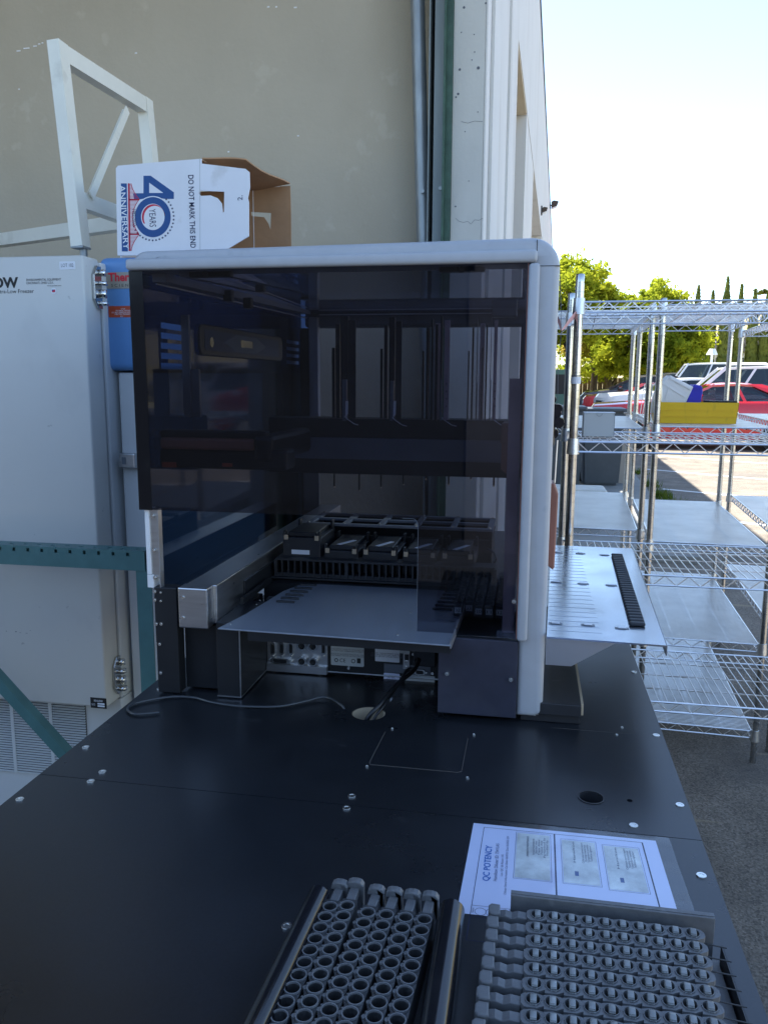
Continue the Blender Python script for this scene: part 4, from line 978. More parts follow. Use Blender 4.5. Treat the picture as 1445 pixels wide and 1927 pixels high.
# ================================================================== FREEZERS
FY = 2.20
fxr = atY(155, 480, FY).x; fzt, fzb = atY(155, 479, FY).z, atY(200, 1333, FY).z
t = thing('upright_freezer', 'pale grey upright ultra-low freezer with black lettering and chrome hinges, left of the blue one', 'freezer', (fxr - .39, FY + .4, 0))
def fp(n, mb, m, par=None, **k): return obj(n, mb, m, par or t, **k)
m = MB(); m.box((fxr - .80, FY, fzb), (fxr, FY + .088, fzt), .007, 3); door = fp('door', m, 'freezer', smooth=True)
m = MB(); m.box((fxr - .78, FY + .0885, fzb + .02), (fxr - .018, FY + .108, fzt - .02)); fp('door_gasket', m, 'gasket')
m = MB(); m.box((fxr - .80, FY + .1085, fzb - .01), (fxr - .004, 2.98, fzt - .006), .006); m.box((fxr - .80, FY + .10, .055), (fxr - .004, 2.98, fzb - .0105), .004); fp('cabinet', m, 'freezer_light')
# louvred grille under the door
gy = FY + .096
a = atY(0, 1345, gy); b = atY(168, 1466, gy)
m = MB(); m.box((fxr - .78, gy, b.z), (b.x, gy + .004, fzb - .02)); g = fp('grille', m, 'grille_dark')
m = MB(); nS = int((fzb - .025 - b.z) / .0085)
for i in range(nS):
    z = b.z + (fzb - .025 - b.z) * i / (nS - 1); m.prism([(gy - .005, z), (gy - .0005, z + .0026), (gy - .0005, z + .0042), (gy - .006, z + .0014)], fxr - .78, b.x, 'x')
for px in (28, 100): x = atY(px, 1400, gy).x; m.box((x - .006, gy - .0055, b.z), (x + .006, gy - .0045, fzb - .02))
obj('slat', m, 'freezer_light', g)
m = MB(); m.box((fxr - .74, FY + .14, 0.0), (fxr - .06, 2.9, .054)); fp('base', m, 'gasket')
def hinge(z):
    m = MB(); ys = FY + .062; m.prism([(ys - .02, z - .035), (ys - .02, z + .035), (ys, z + .062), (ys + .022, z + .062), (ys + .022, z - .062), (ys, z - .062)], fxr + .0004, fxr + .010, 'x', .002); h = obj('hinge', m, 'chrome', t)
    m = MB()
    for dz, r_, l_ in ((.042, .010, .018), (.012, .013, .012), (-.018, .010, .024), (-.046, .013, .012)): m.tube([(fxr + .017, ys + .016, z + dz - l_ / 2), (fxr + .017, ys + .016, z + dz + l_ / 2)], r_, 14)
    obj('knuckle', m, 'screw', h, smooth=True)
hinge(atY(178, 540, FY + .06).z); hinge(atY(224, 1273, FY + .06).z)
def dl(s, px, py, size, c='print_black', par=None, **k): p = atY(px, py, FY - .0004); return text(s, size, c, par or door, p, (1, 0, 0), (0, 0, 1), **k)
mpp = FY / FPX * 1.03
dl("SO-LOW", -17, 533, .040, bold=.0016, maxw=118 * mpp); dl("Ultra-Low Freezer", 27, 548, .016, maxw=84 * mpp)
dl("ENVIRONMENTAL EQUIPMENT", 82, 526, .0095, maxw=74 * mpp); dl("CINCINNATI, OHIO U.S.A.", 75, 532, .0095, maxw=58 * mpp); dl("www.so-low.com", 102, 537, .006, maxw=30 * mpp)
m = MB(); p = atY(101, 547, FY - .0006); m.disc(p, .0088, (0, -1, 0), 20, .0003); s_ = obj('flag_sticker', m, 'sticker', door)
m = MB(); m.box((p.x - .005, p.y - .0006, p.z - .0036), (p.x + .005, p.y - .0004, p.z + .0036)); f_ = obj('flag', m, 'print_red', s_)
m = MB(); m.box((p.x - .005, p.y - .0009, p.z + .0004), (p.x - .0005, p.y - .0007, p.z + .0036)); obj('canton', m, 'print_blue', s_)
m = MB(); x0, z0, x1, z1 = rect(112, 491, 141, 507, FY - .0008); m.prism(rrect(x0, z0, x1, z1, .003), FY - .0008, FY - .0003, 'y'); s_ = obj('lot_sticker', m, 'sticker', door)
p = atY(126.5, 499, FY - .001); text("LOT 102", .014, 'print_grey', s_, p, (1, 0, 0), (0, 0, 1), maxw=26 * mpp)
m = MB(); x0, z0, x1, z1 = rect(171, 1315, 200, 1332, FY - .001); m.box((x0, FY - .0012, z0), (x1, FY - .0003, z1)); s_ = obj('maker_plate', m, 'print_black', door)
text("SO-LOW", .008, 'sticker', s_, atY(185, 1319.5, FY - .0014), (1, 0, 0), (0, 0, 1), maxw=.030, bold=.0002); text("MODEL\nSERIAL", .004, 'sticker', s_, atY(176, 1326, FY - .0014), (1, 0, 0), (0, 0, 1))
m = MB(); m.box((atY(184, 1323, FY).x, FY - .0016, atY(184, 1325.6, FY).z), (atY(197, 1323, FY).x, FY - .0013, atY(184, 1322.8, FY).z)); m.box((atY(184, 1323, FY).x, FY - .0016, atY(184, 1330, FY).z), (atY(197, 1323, FY).x, FY - .0013, atY(184, 1327, FY).z)); obj('blank_field', m, 'sticker', s_)
m = MB()
for px, py, a_, b_ in ((12, 1188, 2, 1.5), (30, 1189, 3, 2.2), (38, 1191, 4, .8), (50, 1192, 5, .8), (57, 1187, 1.5, 1)):
    p = atY(px, py, FY - .0002); m.box((p.x - a_ * .0007, p.y, p.z - b_ * .0007), (p.x + a_ * .0007, p.y + .0002, p.z + b_ * .0007))
obj('scuff', m, 'print_grey', door)

by = 2.335
bx0 = atY(187, 560, by).x; bz0, bz1 = atY(205, 697, by).z, atY(205, 483, by).z
t = thing('blue_topped_freezer', 'upright freezer with a bright blue head above a white door, behind the machine', 'freezer', (bx0 + .25, by + .3, 0))
m = MB(); hw = -.79 - bx0
m = MB(); m.box((bx0, by, bz0), (bx0 + hw, by + .62, bz1), .022, 4); hd = obj('blue_head', m, 'blue', t, smooth=True)
wx0 = atY(222, 705, by + .02).x
m = MB(); m.box((wx0, by + .02, .35), (bx0 + hw - .01, by + .08, bz0 - .006), .006); wd = obj('white_door', m, 'freezer_light', t)
m = MB(); m.box((bx0 + .012, by + .085, .08), (bx0 + hw, by + .62, bz0 - .004)); obj('cabinet', m, 'freezer_side', t)
m = MB(); m.box((wx0 + .02, by + .03, .06), (bx0 + hw - .03, by + .5, .34)); obj('base', m, 'gasket', t)
x0, z0, x1, z1 = rect(227, 853, 256, 880, by); m = MB(); m.box((x0, by - .012, z0), (x1, by + .019, z1), .004); l_ = obj('latch', m, 'steel', t); m = MB(); m.box((x0 + .012, by - .0128, z0 + .012), (x0 + .026, by - .0122, z1 - .012)); obj('latch_hole', m, 'dark_alu', l_)
x0, z0, x1, z1 = rect(201, 511, 262, 543, by); m = MB(); m.prism(rrect(x0, z0, x1 + .03, z1, .006), by - .0016, by - .0003, 'y'); bd = obj('badge', m, 'badge', hd)
a = atY(204, 522, by - .002); text("Thermo", .034, 'red_text', bd, a, (1, 0, 0), (0, 0, 1), align='LEFT', bold=.0011, maxw=.112); a = atY(209, 537, by - .002); text("S C I E N T I F I C", .012, 'print_black', bd, a, (1, 0, 0), (0, 0, 1), align='LEFT', maxw=.112)
x0, z0, x1, z1 = rect(205, 575, 262, 597, by); m = MB(); m.prism(rrect(x0, z0, x1, z1, .003), by - .001, by - .0003, 'y'); rl = obj('warning_label', m, 'red_label', hd)
text("STOP\nMATERIAL WITHIN\nDO NOT REMOVE WITHOUT\nWRITTEN PERMISSION", .0058, 'sticker', rl, atY(232, 586, by - .0013), (1, 0, 0), (0, 0, 1)); text("433", .006, 'sticker', rl, atY(229, 595, by - .0013), (1, 0, 0), (0, 0, 1))

# white bolted frame standing on the freezer
t = thing('bolted_steel_frame', 'white painted steel frame with a diagonal brace standing on top of the grey freezer', 'frame', (-1.45, 2.7, fzt))
n0, n1 = atY(99, 73, 2.45), atY(144, 462, 2.45); f0, f1 = atY(270, 185, 2.99), atY(300, 470, 2.99); ztf = n0.z; f0.z = ztf
def bar(p, q, w, h, n_, mt='white_paint', up=(0, 1, 0), par=None): m = MB(); m.bar(p, q, w, h, up); return obj(n_, m, mt, par or t)
bar(n0 + Vector((0, .025, 0)), n1 + Vector((0, .025, 0)), .040, .052, 'post'); bar(Vector((f0.x, 3.0, ztf)), Vector((f1.x, 3.0, 1.94)), .040, .052, 'post')
dn = Vector((0, 0, -.026))
a, b = n0 + dn + Vector((.0005, .052, 0)), Vector((f0.x, 2.972, ztf)) + dn; bar(a, b, .039, .051, 'top_beam', up=(0, 0, 1))
zc2 = atY(160, 372, 2.47).z; k = (n0.z - zc2) / (n0.z - n1.z); c0_ = n0.lerp(n1, k) + Vector((0, .052, 0)); c1_ = Vector((f0.x + (f1.x - f0.x) * k, 2.972, zc2)); bar(c0_, c1_, .039, .050, 'cross_bar', up=(0, 0, 1))
bar(atY(240, 205, 2.86), atY(172, 368, 2.52), .030, .004, 'brace', up=(1, 0, 0)); bar(atY(236, 205, 2.865) , atY(168, 368, 2.525), .004, .022, 'brace', up=(1, 0, 0))
bar(atY(-40, 458, 3.25), atY(240, 418, 2.75) + Vector((0, 0, .0)), .045, .048, 'long_beam', up=(0, 0, 1))
m = MB(); m.tube([n1 + Vector((.006, .03, -.035)), n1 + Vector((.006, .03, 0))], .012, 12); m.box(n1 + Vector((-.022, 0, -.006)), n1 + Vector((.022, .05, .001)), .001); obj('foot', m, 'galv', t)
m = MB()
for px, py, y in ((117, 98, 2.47), (119, 114, 2.47), (182, 135, 2.65), (230, 169, 2.83), (282, 207, 3.0), (284, 222, 3.0), (188, 383, 2.56)):
    s = 1; d = ray(px, py); 
    xs = n0.x + .0215 if py < 300 and px < 250 else (f0.x + .0205 if px > 250 else c0_.x + .0215)
    q = atX(px, py, xs); m.disc((xs, q.y, q.z), .0045, (1, 0, 0), 10, .0006)
obj('bolt_hole', m, 'print_grey', t)

# cardboard box
bY = by + .035; bB = bY + .38
t = thing('cardboard_box', 'open white cardboard box lying on its side on the blue freezer, printed 40 years anniversary', 'box', (-1.15, bY + .2, bz1 + .001))
def bq(px, py, y=None): return atY(px, py, bY if y is None else y)
zb_ = bz1 + .002
def pan(poly, y0, th, mt, n_, par=None, holes=None):
    bm = bmesh.new(); edges = []
    def loop(pts):
        vs = [bm.verts.new((p.x, y0, max(p.z, zb_))) for p in pts]; edges.extend(bm.edges.new((vs[i], vs[(i + 1) % len(vs)])) for i in range(len(vs)))
    loop(poly)
    for h in holes or []: loop(h)
    bmesh.ops.triangle_fill(bm, use_beauty=True, edges=edges)
    r = bmesh.ops.extrude_face_region(bm, geom=list(bm.faces))
    for v in [g for g in r['geom'] if isinstance(g, bmesh.types.BMVert)]: v.co.y += th
    m = MB(); m.bm = bm; return obj(n_, m, mt, par or t)
cut = [bq(375, 358), (bq(422, 360)), bq(421.5, 398), bq(419, 400), bq(417, 382), bq(409, 372), bq(396, 367), bq(378, 368), bq(373.5, 363)]
TL, TR = bq(218, 312), bq(378, 297)
front = [bq(221, 480), bq(218, 316), bq(222, 311), bq(300, 304), bq(379, 298), bq(379, 307), bq(462, 317), bq(469, 323), bq(470, 352), bq(466, 372), bq(468, 380), bq(468, 444), bq(408, 480)]
pan(front, bY, .004, 'box_white', 'front_panel', holes=[cut])
m = MB(); xb = bq(379, 298).x
m.box((TL.x - .0015, bY + .0045, zb_), (TL.x + .0025, bB, TL.z - .012)); obj('closed_end', m, 'box_white', t)
def sheet(a, b, c, d, mt, n_, th=.003):
    m = MB(); bm = m.bm; n = (b - a).cross(d - a).normalized() * th; v = [bm.verts.new(p) for p in (a, b, c, d)] + [bm.verts.new(p + n) for p in (a, b, c, d)]
    bm.faces.new(v[:4]); bm.faces.new(v[4:][::-1])
    for i in range(4): bm.faces.new((v[i], v[(i + 1) % 4], v[4 + (i + 1) % 4], v[4 + i]))
    return obj(n_, m, mt, t)
bk = .42
sheet(TL + Vector((0, .0045, -.006)), TR + Vector((0, .0045, -.004)), Vector((TR.x, bB, TR.z + .005)), Vector((TL.x, bB, TL.z + .005)), 'kraft', 'top_panel')
fl = [bq(379, 297) + Vector((.001, .0045, -.001)), bq(463, 301, bY + .10), bq(546, 349, bB), Vector((xb + .001, bB, TR.z - .01))]
m = MB(); bm = m.bm; G = []
for i in range(9):
    s = i / 8; row = []
    for j in range(7):
        q = j / 6; p = fl[0].lerp(fl[1], s).lerp(fl[3].lerp(fl[2], s), q); p.z += .006 * math.sin(q * 5 + s * 3) * s; row.append(bm.verts.new(p))
    G.append(row)
for i in range(8):
    for j in range(6): bm.faces.new((G[i][j], G[i + 1][j], G[i + 1][j + 1], G[i][j + 1]))
r = bmesh.ops.extrude_face_region(bm, geom=list(bm.faces))
for v in [g for g in r['geom'] if isinstance(g, bmesh.types.BMVert)]: v.co.z += .004
obj('top_flap', m, 'kraft', t)
hole = [bq(472, 398, bB), bq(510, 400, bB), bq(509, 432, bB), bq(505, 420, bB), bq(497, 408, bB), bq(474, 406, bB)]
bp = [Vector((TL.x, bB, zb_)), Vector((TL.x, bB, TL.z)), Vector((xb, bB, TR.z)), bq(546, 349, bB), bq(547.5, 400, bB), bq(548, 475, bB)]
pan(bp, bB, .003, 'kraft', 'back_panel', holes=[hole])
m = MB(); m.box((bq(476, 350, bB).x, bB - .0015, bq(476, 353, bB).z), (bq(527, 350, bB).x, bB - .0005, bq(476, 351.5, bB).z)); m.box((bq(476, 350, bB).x - .001, bB - .0015, zb_), (bq(476, 350, bB).x + .001, bB - .0005, bq(476, 353, bB).z)); obj('fold_line', m, 'box_white', t)
m = MB(); m.box((TL.x, bY + .0045, zb_ - .0015), (xb + .12, bB, zb_ + .0015)); obj('bottom_panel', m, 'kraft', t)
# printing on the front: coordinates of the artwork on that face
def K(a, b, h=.0004): p = bq(200 + a / 3.6125, 260 + b / 3.6125); p.y = bY - h; return p
def flat(polys, c, n_, h=.0004):
    m = MB()
    for P in polys: m.bm.faces.new([m.bm.verts.new(K(a, b, h)) for a, b in P])
    return obj(n_, m, c, t)
def flath(outer, inner, c, n_, h=.0004):
    bm = bmesh.new(); edges = []
    for P in (outer, inner):
        vs = [bm.verts.new(K(a, b, h)) for a, b in P]; edges.extend(bm.edges.new((vs[i], vs[(i + 1) % len(vs)])) for i in range(len(vs)))
    bmesh.ops.triangle_fill(bm, use_beauty=True, edges=edges); m = MB(); m.bm = bm; return obj(n_, m, c, t)
def ell(cx, cy, rx, ry, n=48, a0=0, a1=360): return [(cx + rx * math.cos(R(a0 + (a1 - a0) * i / n)), cy + ry * math.sin(R(a0 + (a1 - a0) * i / n))) for i in range(n + (0 if a1 - a0 == 360 else 1))]
flath([(253, 253), (302, 253), (460, 366), (460, 411), (400, 411), (318, 398), (240, 412), (190, 418), (182, 372), (253, 372)], [(292, 300), (292, 370), (388, 370)], 'print_blue', 'printed_numeral', .0003)
flat([ell(317, 535, 129, 144)], 'box_white', 'printed_halo', .0004)
flath(ell(317, 535, 122, 137), ell(317, 533, 80, 90), 'print_blue', 'printed_numeral', .0006)
o_, i_ = ell(320, 533, 77, 86, 30, 150, 355), ell(330, 540, 74, 82, 30, 150, 350); flat([[o_[k], o_[k + 1], i_[k + 1], i_[k]] for k in range(30)], 'print_red', 'printed_crescent', .0006)
text("YEARS", .030, 'print_navy', t, K(313, 541, .0006), (0, 0, -1), (1, 0, 0), maxw=120 / 3.6125 * bY / FPX)
flat([[(100, 305), (140, 305), (148, 768), (106, 768)]], 'print_blue', 'printed_band', .0004)
text("ANNIVERSARY", .026, 'sticker', t, K(121, 537, .0007), (.02, 0, -1), (1, 0, .02), maxw=430 / 3.6125 * bY / FPX, bold=.0003)
red = [[(148, 305), (160, 305), (165, 765), (153, 765)]]
def cab(y): # how far the cable stands off the deck
    for a, b in ((305, 415), (415, 650), (650, 765)):
        if a <= y <= b:
            tt = (y - a) / (b - a)
            if a == 415: return 18 + 44 * (2 * abs(tt - .5)) ** 2
            return 8 + 56 * ((tt if a == 305 else 1 - tt) ** 1.6)
ys = list(range(305, 766, 10))
for a, b in zip(ys, ys[1:]):
    ca, cb = cab(a), cab(b); red.append([(158 + ca, a), (158 + ca + 5, a), (160 + cb + 5, b), (160 + cb, b)])
for y in range(312, 764, 9): red.append([(158, y), (160 + cab(y), y), (160 + cab(y), y + 2.6), (158, y + 2.6)])
for y in (415, 650): red.append([(156, y - 6), (224, y - 4), (224, y + 4), (156, y + 6)])
flat(red, 'print_red', 'printed_bridge', .0005)
text("1982-2022", .018, 'print_navy', t, K(190, 535, .0008), (0, 0, -1), (1, 0, 0), maxw=110 / 3.6125 * bY / FPX)
st = []
for k in range(23):
    a = -50 + k * (206 / 22); cx, cy = 317 + 142 * math.cos(R(a)), 535 + 158 * math.sin(R(a))
    st.append([(cx + (9.5 if q % 2 == 0 else 4) * math.cos(R(q * 36 + a)), cy + (9.5 if q % 2 == 0 else 4) * math.sin(R(q * 36 + a))) for q in range(10)])
flat(st, 'print_navy', 'printed_stars', .0004)
text("DO NOT MARK THIS END", .024, 'print_navy', t, K(581, 497, .0005), (0, 0, -1), (1, 0, 0), maxw=480 / 3.6125 * bY / FPX, bold=.0003)
text("2.", .022, 'print_navy', t, K(912, 403, .0005), (0, 0, 1), (-1, 0, 0))
flat([[(634, 135), (638, 135), (640, 760), (636, 760)]], 'sticker_grey', 'crease', .0003)

# teal perforated frame in front of the freezer
t = thing('slotted_steel_frame', 'teal green slotted steel beam and post frame in front of the grey freezer', 'frame', (-1.1, 1.98, 0))
TY = 1.98
zt0, zt1 = atY(130, 1068, TY).z, atY(130, 1031, TY).z; xe = atY(272, 1050, TY).x
def perf_plate(x0, x1, z0, z1, y, th, holes):
    bm = bmesh.new(); edges = []
    def loop(pts):
        vs = [bm.verts.new((a, y, b)) for a, b in pts]; edges.extend(bm.edges.new((vs[i], vs[(i + 1) % len(vs)])) for i in range(len(vs)))
    loop([(x0, z0), (x1, z0), (x1, z1), (x0, z1)])
    for h in holes: loop(h)
    bmesh.ops.triangle_fill(bm, use_beauty=True, edges=edges)
    r = bmesh.ops.extrude_face_region(bm, geom=list(bm.faces))
    for v in [g for g in r['geom'] if isinstance(g, bmesh.types.BMVert)]: v.co.y += th
    m = MB(); m.bm = bm; return m
hs = []; p0 = atY(26, 1035, TY).x; pitch = (atY(240, 1041, TY).x - atY(26, 1035, TY).x) / 8.; zz = zt1 - .011
for i in range(-9, 10):
    x = p0 + pitch * i
    if x < xe - .01 and x > xe - .75: hs.append([(x - .0042, zz - .005), (x + .0042, zz - .005), (x + .0042, zz + .005), (x - .0042, zz + .005)])
m = MB(); m.box((xe - .76, TY + .030, zt0), (xe, TY + .034, zt1 - .006)); obj('hole_shade_plate', m, 'teal', t)  # plate added behind the beam so its holes show dark
obj('beam_face', perf_plate(xe - .76, xe, zt0, zt1, TY, .003, hs), 'teal', t)
mm = perf_plate(xe - .76, xe, 0, .048, 0, .003, [[(a[0] + (.004 if 1 else 0), .016 + .016 * q) for a, q in ((( x - .006, 0), 0), ((x + .006, 0), 0), ((x + .006, 0), .6), ((x - .006, 0), .6))] for x in [p0 + pitch * i + pitch * .4 for i in range(-9, 9)] if xe - .74 < x < xe - .02])
for v in mm.bm.verts: y, z = v.co.y, v.co.z; v.co.y = TY + .003 + z; v.co.z = zt1 - y
obj('beam_top', mm, 'teal', t)
px_ = atY(268, 1100, TY + .01).x
m = MB(); m.box((px_ - .012, TY + .004, 0), (px_ + .030, TY + .007, zt0 + .02)); m.box((px_ - .0145, TY + .004, 0), (px_ - .0123, TY + .04, zt0 + .02)); obj('post', m, 'teal', t)
m = MB(); m.bar(atY(-60, 1215, TY + .01), atY(180, 1480, TY + .01), .032, .032, (0, 1, 0)); obj('brace', m, 'teal', t)
m = MB(); m.box((xe - .76, TY + .004, 0), (xe - .72, TY + .04, zt0 + .02)); obj('post', m, 'teal', t)

# ================================================================== WIRE SHELVING
def shelf_mesh(x0, x1, y0, y1, z, along, pitch, r=.0017, ribs=3):
    """wires run along the short side; 'along' is the axis of the wires"""
    m = MB(); h = .030
    def W(a, b, rr=r, s=4): m.tube([a, b], rr, s, cap=False)
    n = int(((x1 - x0) if along == 'y' else (y1 - y0)) / pitch)
    for i in range(1, n):
        if along == 'y': x = x0 + (x1 - x0) * i / n; W((x, y0, z), (x, y1, z))
        else: y = y0 + (y1 - y0) * i / n; W((x0, y, z), (x1, y, z))
    for k in range(1, ribs + 1):
        if along == 'y': y = y0 + (y1 - y0) * k / (ribs + 1); W((x0, y, z - .0045), (x1, y, z - .0045), r * 1.3)
        else: x = x0 + (x1 - x0) * k / (ribs + 1); W((x, y0, z - .0045), (x, y1, z - .0045), r * 1.3)
    for a, b in (((x0, y0), (x1, y0)), ((x1, y0), (x1, y1)), ((x1, y1), (x0, y1)), ((x0, y1), (x0, y0))):
        A = Vector((*a, z)); Bv = Vector((*b, z)); W(A, Bv, .0030, 6); d = Vector((0, 0, -h)); W(A + d, Bv + d, .0030, 6)
        L = (Bv - A).length; q = max(4, int(L / .034)); pts = []
        for i in range(q + 1):
            pts.append(A.lerp(Bv, i / q) + d * (1 if i % 2 else 0))
        m.tube(pts, .0024, 4, cap=False)
    return m
def ribs_under(x0, x1, y0, y1, z, along): pass
def rack(label, x, y, rz, w, l, zs, ztop, along, pitch, posts=((0, 0), (1, 0), (0, 1), (1, 1)), group='chrome wire shelving units beside the building', ribs=3):
    t = thing('wire_rack', label, 'shelving unit', (x, y, 0), rz, group)
    for i, j in posts:
        m = MB(); z = .0; zz_, rr_ = [], []
        while z < ztop - .03:
            zz_ += [z, z + .0236, z + .0240, z + .0250]; rr_ += [.0125, .0125, .0117, .0117]; z += .0254
        zz_ += [ztop - .002, ztop]; rr_ += [.0125, .0112]
        m.tube([(i * w, j * l, q) for q in zz_], .0125, 20, radii=rr_)
        p_ = obj('post', m, 'chrome', t, local=True, smooth=True)
    for z in zs:
        s = obj('wire_shelf', shelf_mesh(.012, w - .012, .012, l - .012, z, along, pitch, ribs=ribs, r=.0017 if along == 'y' else .0026), 'wire', t, local=True)
        for i, j in posts:
            m = MB(); m.tube([(i * w, j * l, z - .036), (i * w, j * l, z + .010)], .0175, 16, radii=[.0185, .0155]); obj('collar', m, 'steel', s, local=True, smooth=True)
    return t
AY = 2.45; ax = atY(1084, 700, AY).x
rack('nearest chrome wire rack, running crosswise, with the small white carton on its second shelf', ax, AY, 0, 1.22, .52, (.577, .975, 1.372, 1.776), 1.853, 'y', .0254)
rack('wire rack running away from the camera right behind the silver column, its shelf bare', .03, 3.62, -R(3.2), .457, 1.24, (.50, .905, 1.350, 1.845), 1.87, 'x', .0135)
rack('wire rack running away from the camera with the yellow tray on its upper shelf', .492, 3.36, -R(3.2), .457, 1.24, (.13, .50, .905, 1.372, 1.845), 1.87, 'x', .0135)
rack('wire rack at the right edge of the photo, running away from the camera', 1.04, 3.45, -R(4.0), .457, 1.42, (.50, .905, 1.372, 1.83), 1.87, 'x', .0135)

# small carton on the near rack
cz = 1.3745
a = atY(1097, 815, 2.66); b = atY(1155, 815, 2.66)
t = thing('white_carton', 'small closed white carton with a thumb notch on the near wire rack', 'box', ((a.x + b.x) / 2, 2.7, cz), 0)
zt_ = atY(1097, 777, 2.66).z
m = MB(); m.box((a.x, 2.66, cz), (b.x, 2.73, zt_), .0015); obj('body', m, 'sticker_grey', t)
m = MB(); m.box((a.x + .001, 2.659, zt_ + .0005), (b.x + .002, 2.731, zt_ + .0022)); lid = obj('lid', m, 'sticker', t)
m = MB(); c = Vector(((a.x + b.x) / 2, 2.6588, zt_ - .001)); m.ring(c, .009, .0082, (0, -1, 0), 20, .0006)
for v in m.bm.verts: v.co.z = min(v.co.z, zt_ - .001)
obj('thumb_notch', m, 'print_grey', lid)
m = MB(); m.box((a.x - .0006, 2.6592, cz), (a.x + .0006, 2.6598, zt_)); m.box((b.x - .0006, 2.6592, cz), (b.x + .0006, 2.6598, zt_)); obj('corner_fold', m, 'print_grey', t)
# tag on the rack post and the pink ribbons
m = MB(); m.ring((ax, AY, atY(1080, 722, AY - .013).z), .0142, .0131, (0, 0, 1), 16, .020); tg = thing('post_tag', 'white paper tag wrapped round the front rack post', 'tag', (ax, AY, 1.54)); obj('wrap', m, 'sticker', tg)
m = MB(); z = atY(1080, 712, AY - .013).z; m.ring((ax, AY, z + .006), .0147, .0143, (0, 0, 1), 16, .003); obj('printed_line', m, 'print_grey', tg)
m = MB(); pts = [(1056, 622, 2.3), (1066, 610, 2.35), (1078, 596, 2.42), (1086, 590, 2.46)]
bm = m.bm; pr = None
for k, (px, py, y) in enumerate(pts):
    w_ = (.002, .012, .014, .010)[k]; p = atY(px, py, y); r_ = [bm.verts.new(p + Vector((-.35 * w_, 0, -w_))), bm.verts.new(p + Vector((.35 * w_, 0, w_)))]
    if pr: bm.faces.new((pr[0], pr[1], r_[1], r_[0]))
    pr = r_
pr = None
for k, (px, py, y) in enumerate(((1056, 622, 2.3), (1050, 600, 2.28), (1044, 590, 2.26))):
    w_ = (.002, .010, .012)[k]; p = atY(px, py, y); r_ = [bm.verts.new(p + Vector((-.6 * w_, 0, w_ * .4))), bm.verts.new(p + Vector((.6 * w_, 0, -w_ * .4)))]
    if pr: bm.faces.new((pr[0], pr[1], r_[1], r_[0]))
    pr = r_
r = bmesh.ops.extrude_face_region(bm, geom=list(bm.faces))
for v in [g for g in r['geom'] if isinstance(g, bmesh.types.BMVert)]: v.co.y += .001
rb_ = thing('pink_ribbon', 'faded pink ribbon tied between the machine and the near rack post', 'ribbon', atY(1066, 610, 2.35)); obj('strip', m, 'pink_tape', rb_)
m = MB(); m.tube([atY(1056, 622, 2.3), atY(1055, 560, 2.3), atY(1053, 500, 2.3)], .0008, 5); m.tube([atY(1056, 622, 2.3), atY(1050, 700, 2.3), atY(1049, 760, 2.3)], .0008, 5); obj('string', m, 'print_grey', rb_)

# bins on the upper shelf of the second rack
YZ = 1.376; yy = 3.56
a = atY(1238, 792, yy); b = atY(1385, 792, yy); zt_ = atY(1310, 757, yy).z
t = thing('yellow_tray', 'long yellow plastic tray on the upper wire shelf', 'tray', ((a.x + b.x) / 2, yy + .1, YZ), 0)
L = b.x - a.x
m = MB(); h = zt_ - YZ
def wall4(m, x0, x1, y0, y1, z0, z1, fl_, th=.003):
    for (ax_, ay_), (bx_, by_) in (((x0, y0), (x1, y0)), ((x1, y0), (x1, y1)), ((x1, y1), (x0, y1)), ((x0, y1), (x0, y0))):
        n = Vector((by_ - ay_, -(bx_ - ax_), 0)).normalized(); A = Vector((ax_, ay_, z0)); Bq = Vector((bx_, by_, z0)); d = (Bq - A).normalized()
        A2 = Vector((ax_, ay_, z1)) + n * fl_ - d * fl_; B2 = Vector((bx_, by_, z1)) + n * fl_ + d * fl_
        bm = m.bm; v = [bm.verts.new(p) for p in (A, Bq, B2, A2, A - n * th, Bq - n * th, B2 - n * th, A2 - n * th)]
        for f in ((0, 1, 2, 3), (7, 6, 5, 4), (3, 2, 6, 7), (0, 3, 7, 4), (1, 5, 6, 2)): bm.faces.new([v[q] for q in f])
wall4(m, a.x, b.x, yy, yy + .16, YZ + .001, zt_, .006); m.box((a.x, yy, YZ + .001), (b.x, yy + .16, YZ + .004)); obj('shell', m, 'yellow', t)
m = MB()
for q in (.33, .62): m.box((a.x - .004, yy - .0055 - .002 * q, YZ + h * q), (b.x + .002, yy - .0015, YZ + h * q + .003))
obj('moulded_line', m, 'yellow', t)
m = MB(); m.box((atY(1337, 760, yy).x, yy + .01, zt_ - .004), (b.x + .002, yy + .15, zt_ + .006)); obj('dark_contents', m, 'gasket', t)
yb = yy + .06
t = thing('white_bin', 'tilted off-white plastic bin standing in the yellow tray', 'bin', atY(1275, 745, yb), 0)
P = lambda px, py, y=yb: atY(px, py, y)
m = MB(); m.prism([(P(1226, 778).x, P(1226, 778).z), (P(1243, 720).x, P(1243, 720).z), (P(1262, 706).x, P(1262, 706).z), (P(1305, 728).x, P(1305, 728).z), (P(1286, 768).x, P(1286, 768).z)], yb, yb + .12, 'y', .005); obj('shell', m, 'white_plastic', t)
m = MB(); m.bar(P(1261, 711, yb - .002), P(1300, 733, yb - .002), .004, .006); m.bar(P(1247, 722, yb - .002), P(1288, 747, yb - .002), .002, .002); m.bar(P(1258, 730, yb - .002), P(1245, 770, yb - .002), .002, .002); obj('moulded_rib', m, 'white_plastic', t)
t = thing('blue_bin', 'small deep blue plastic bin leaning against the white one in the yellow tray', 'bin', P(1308, 745), 0)
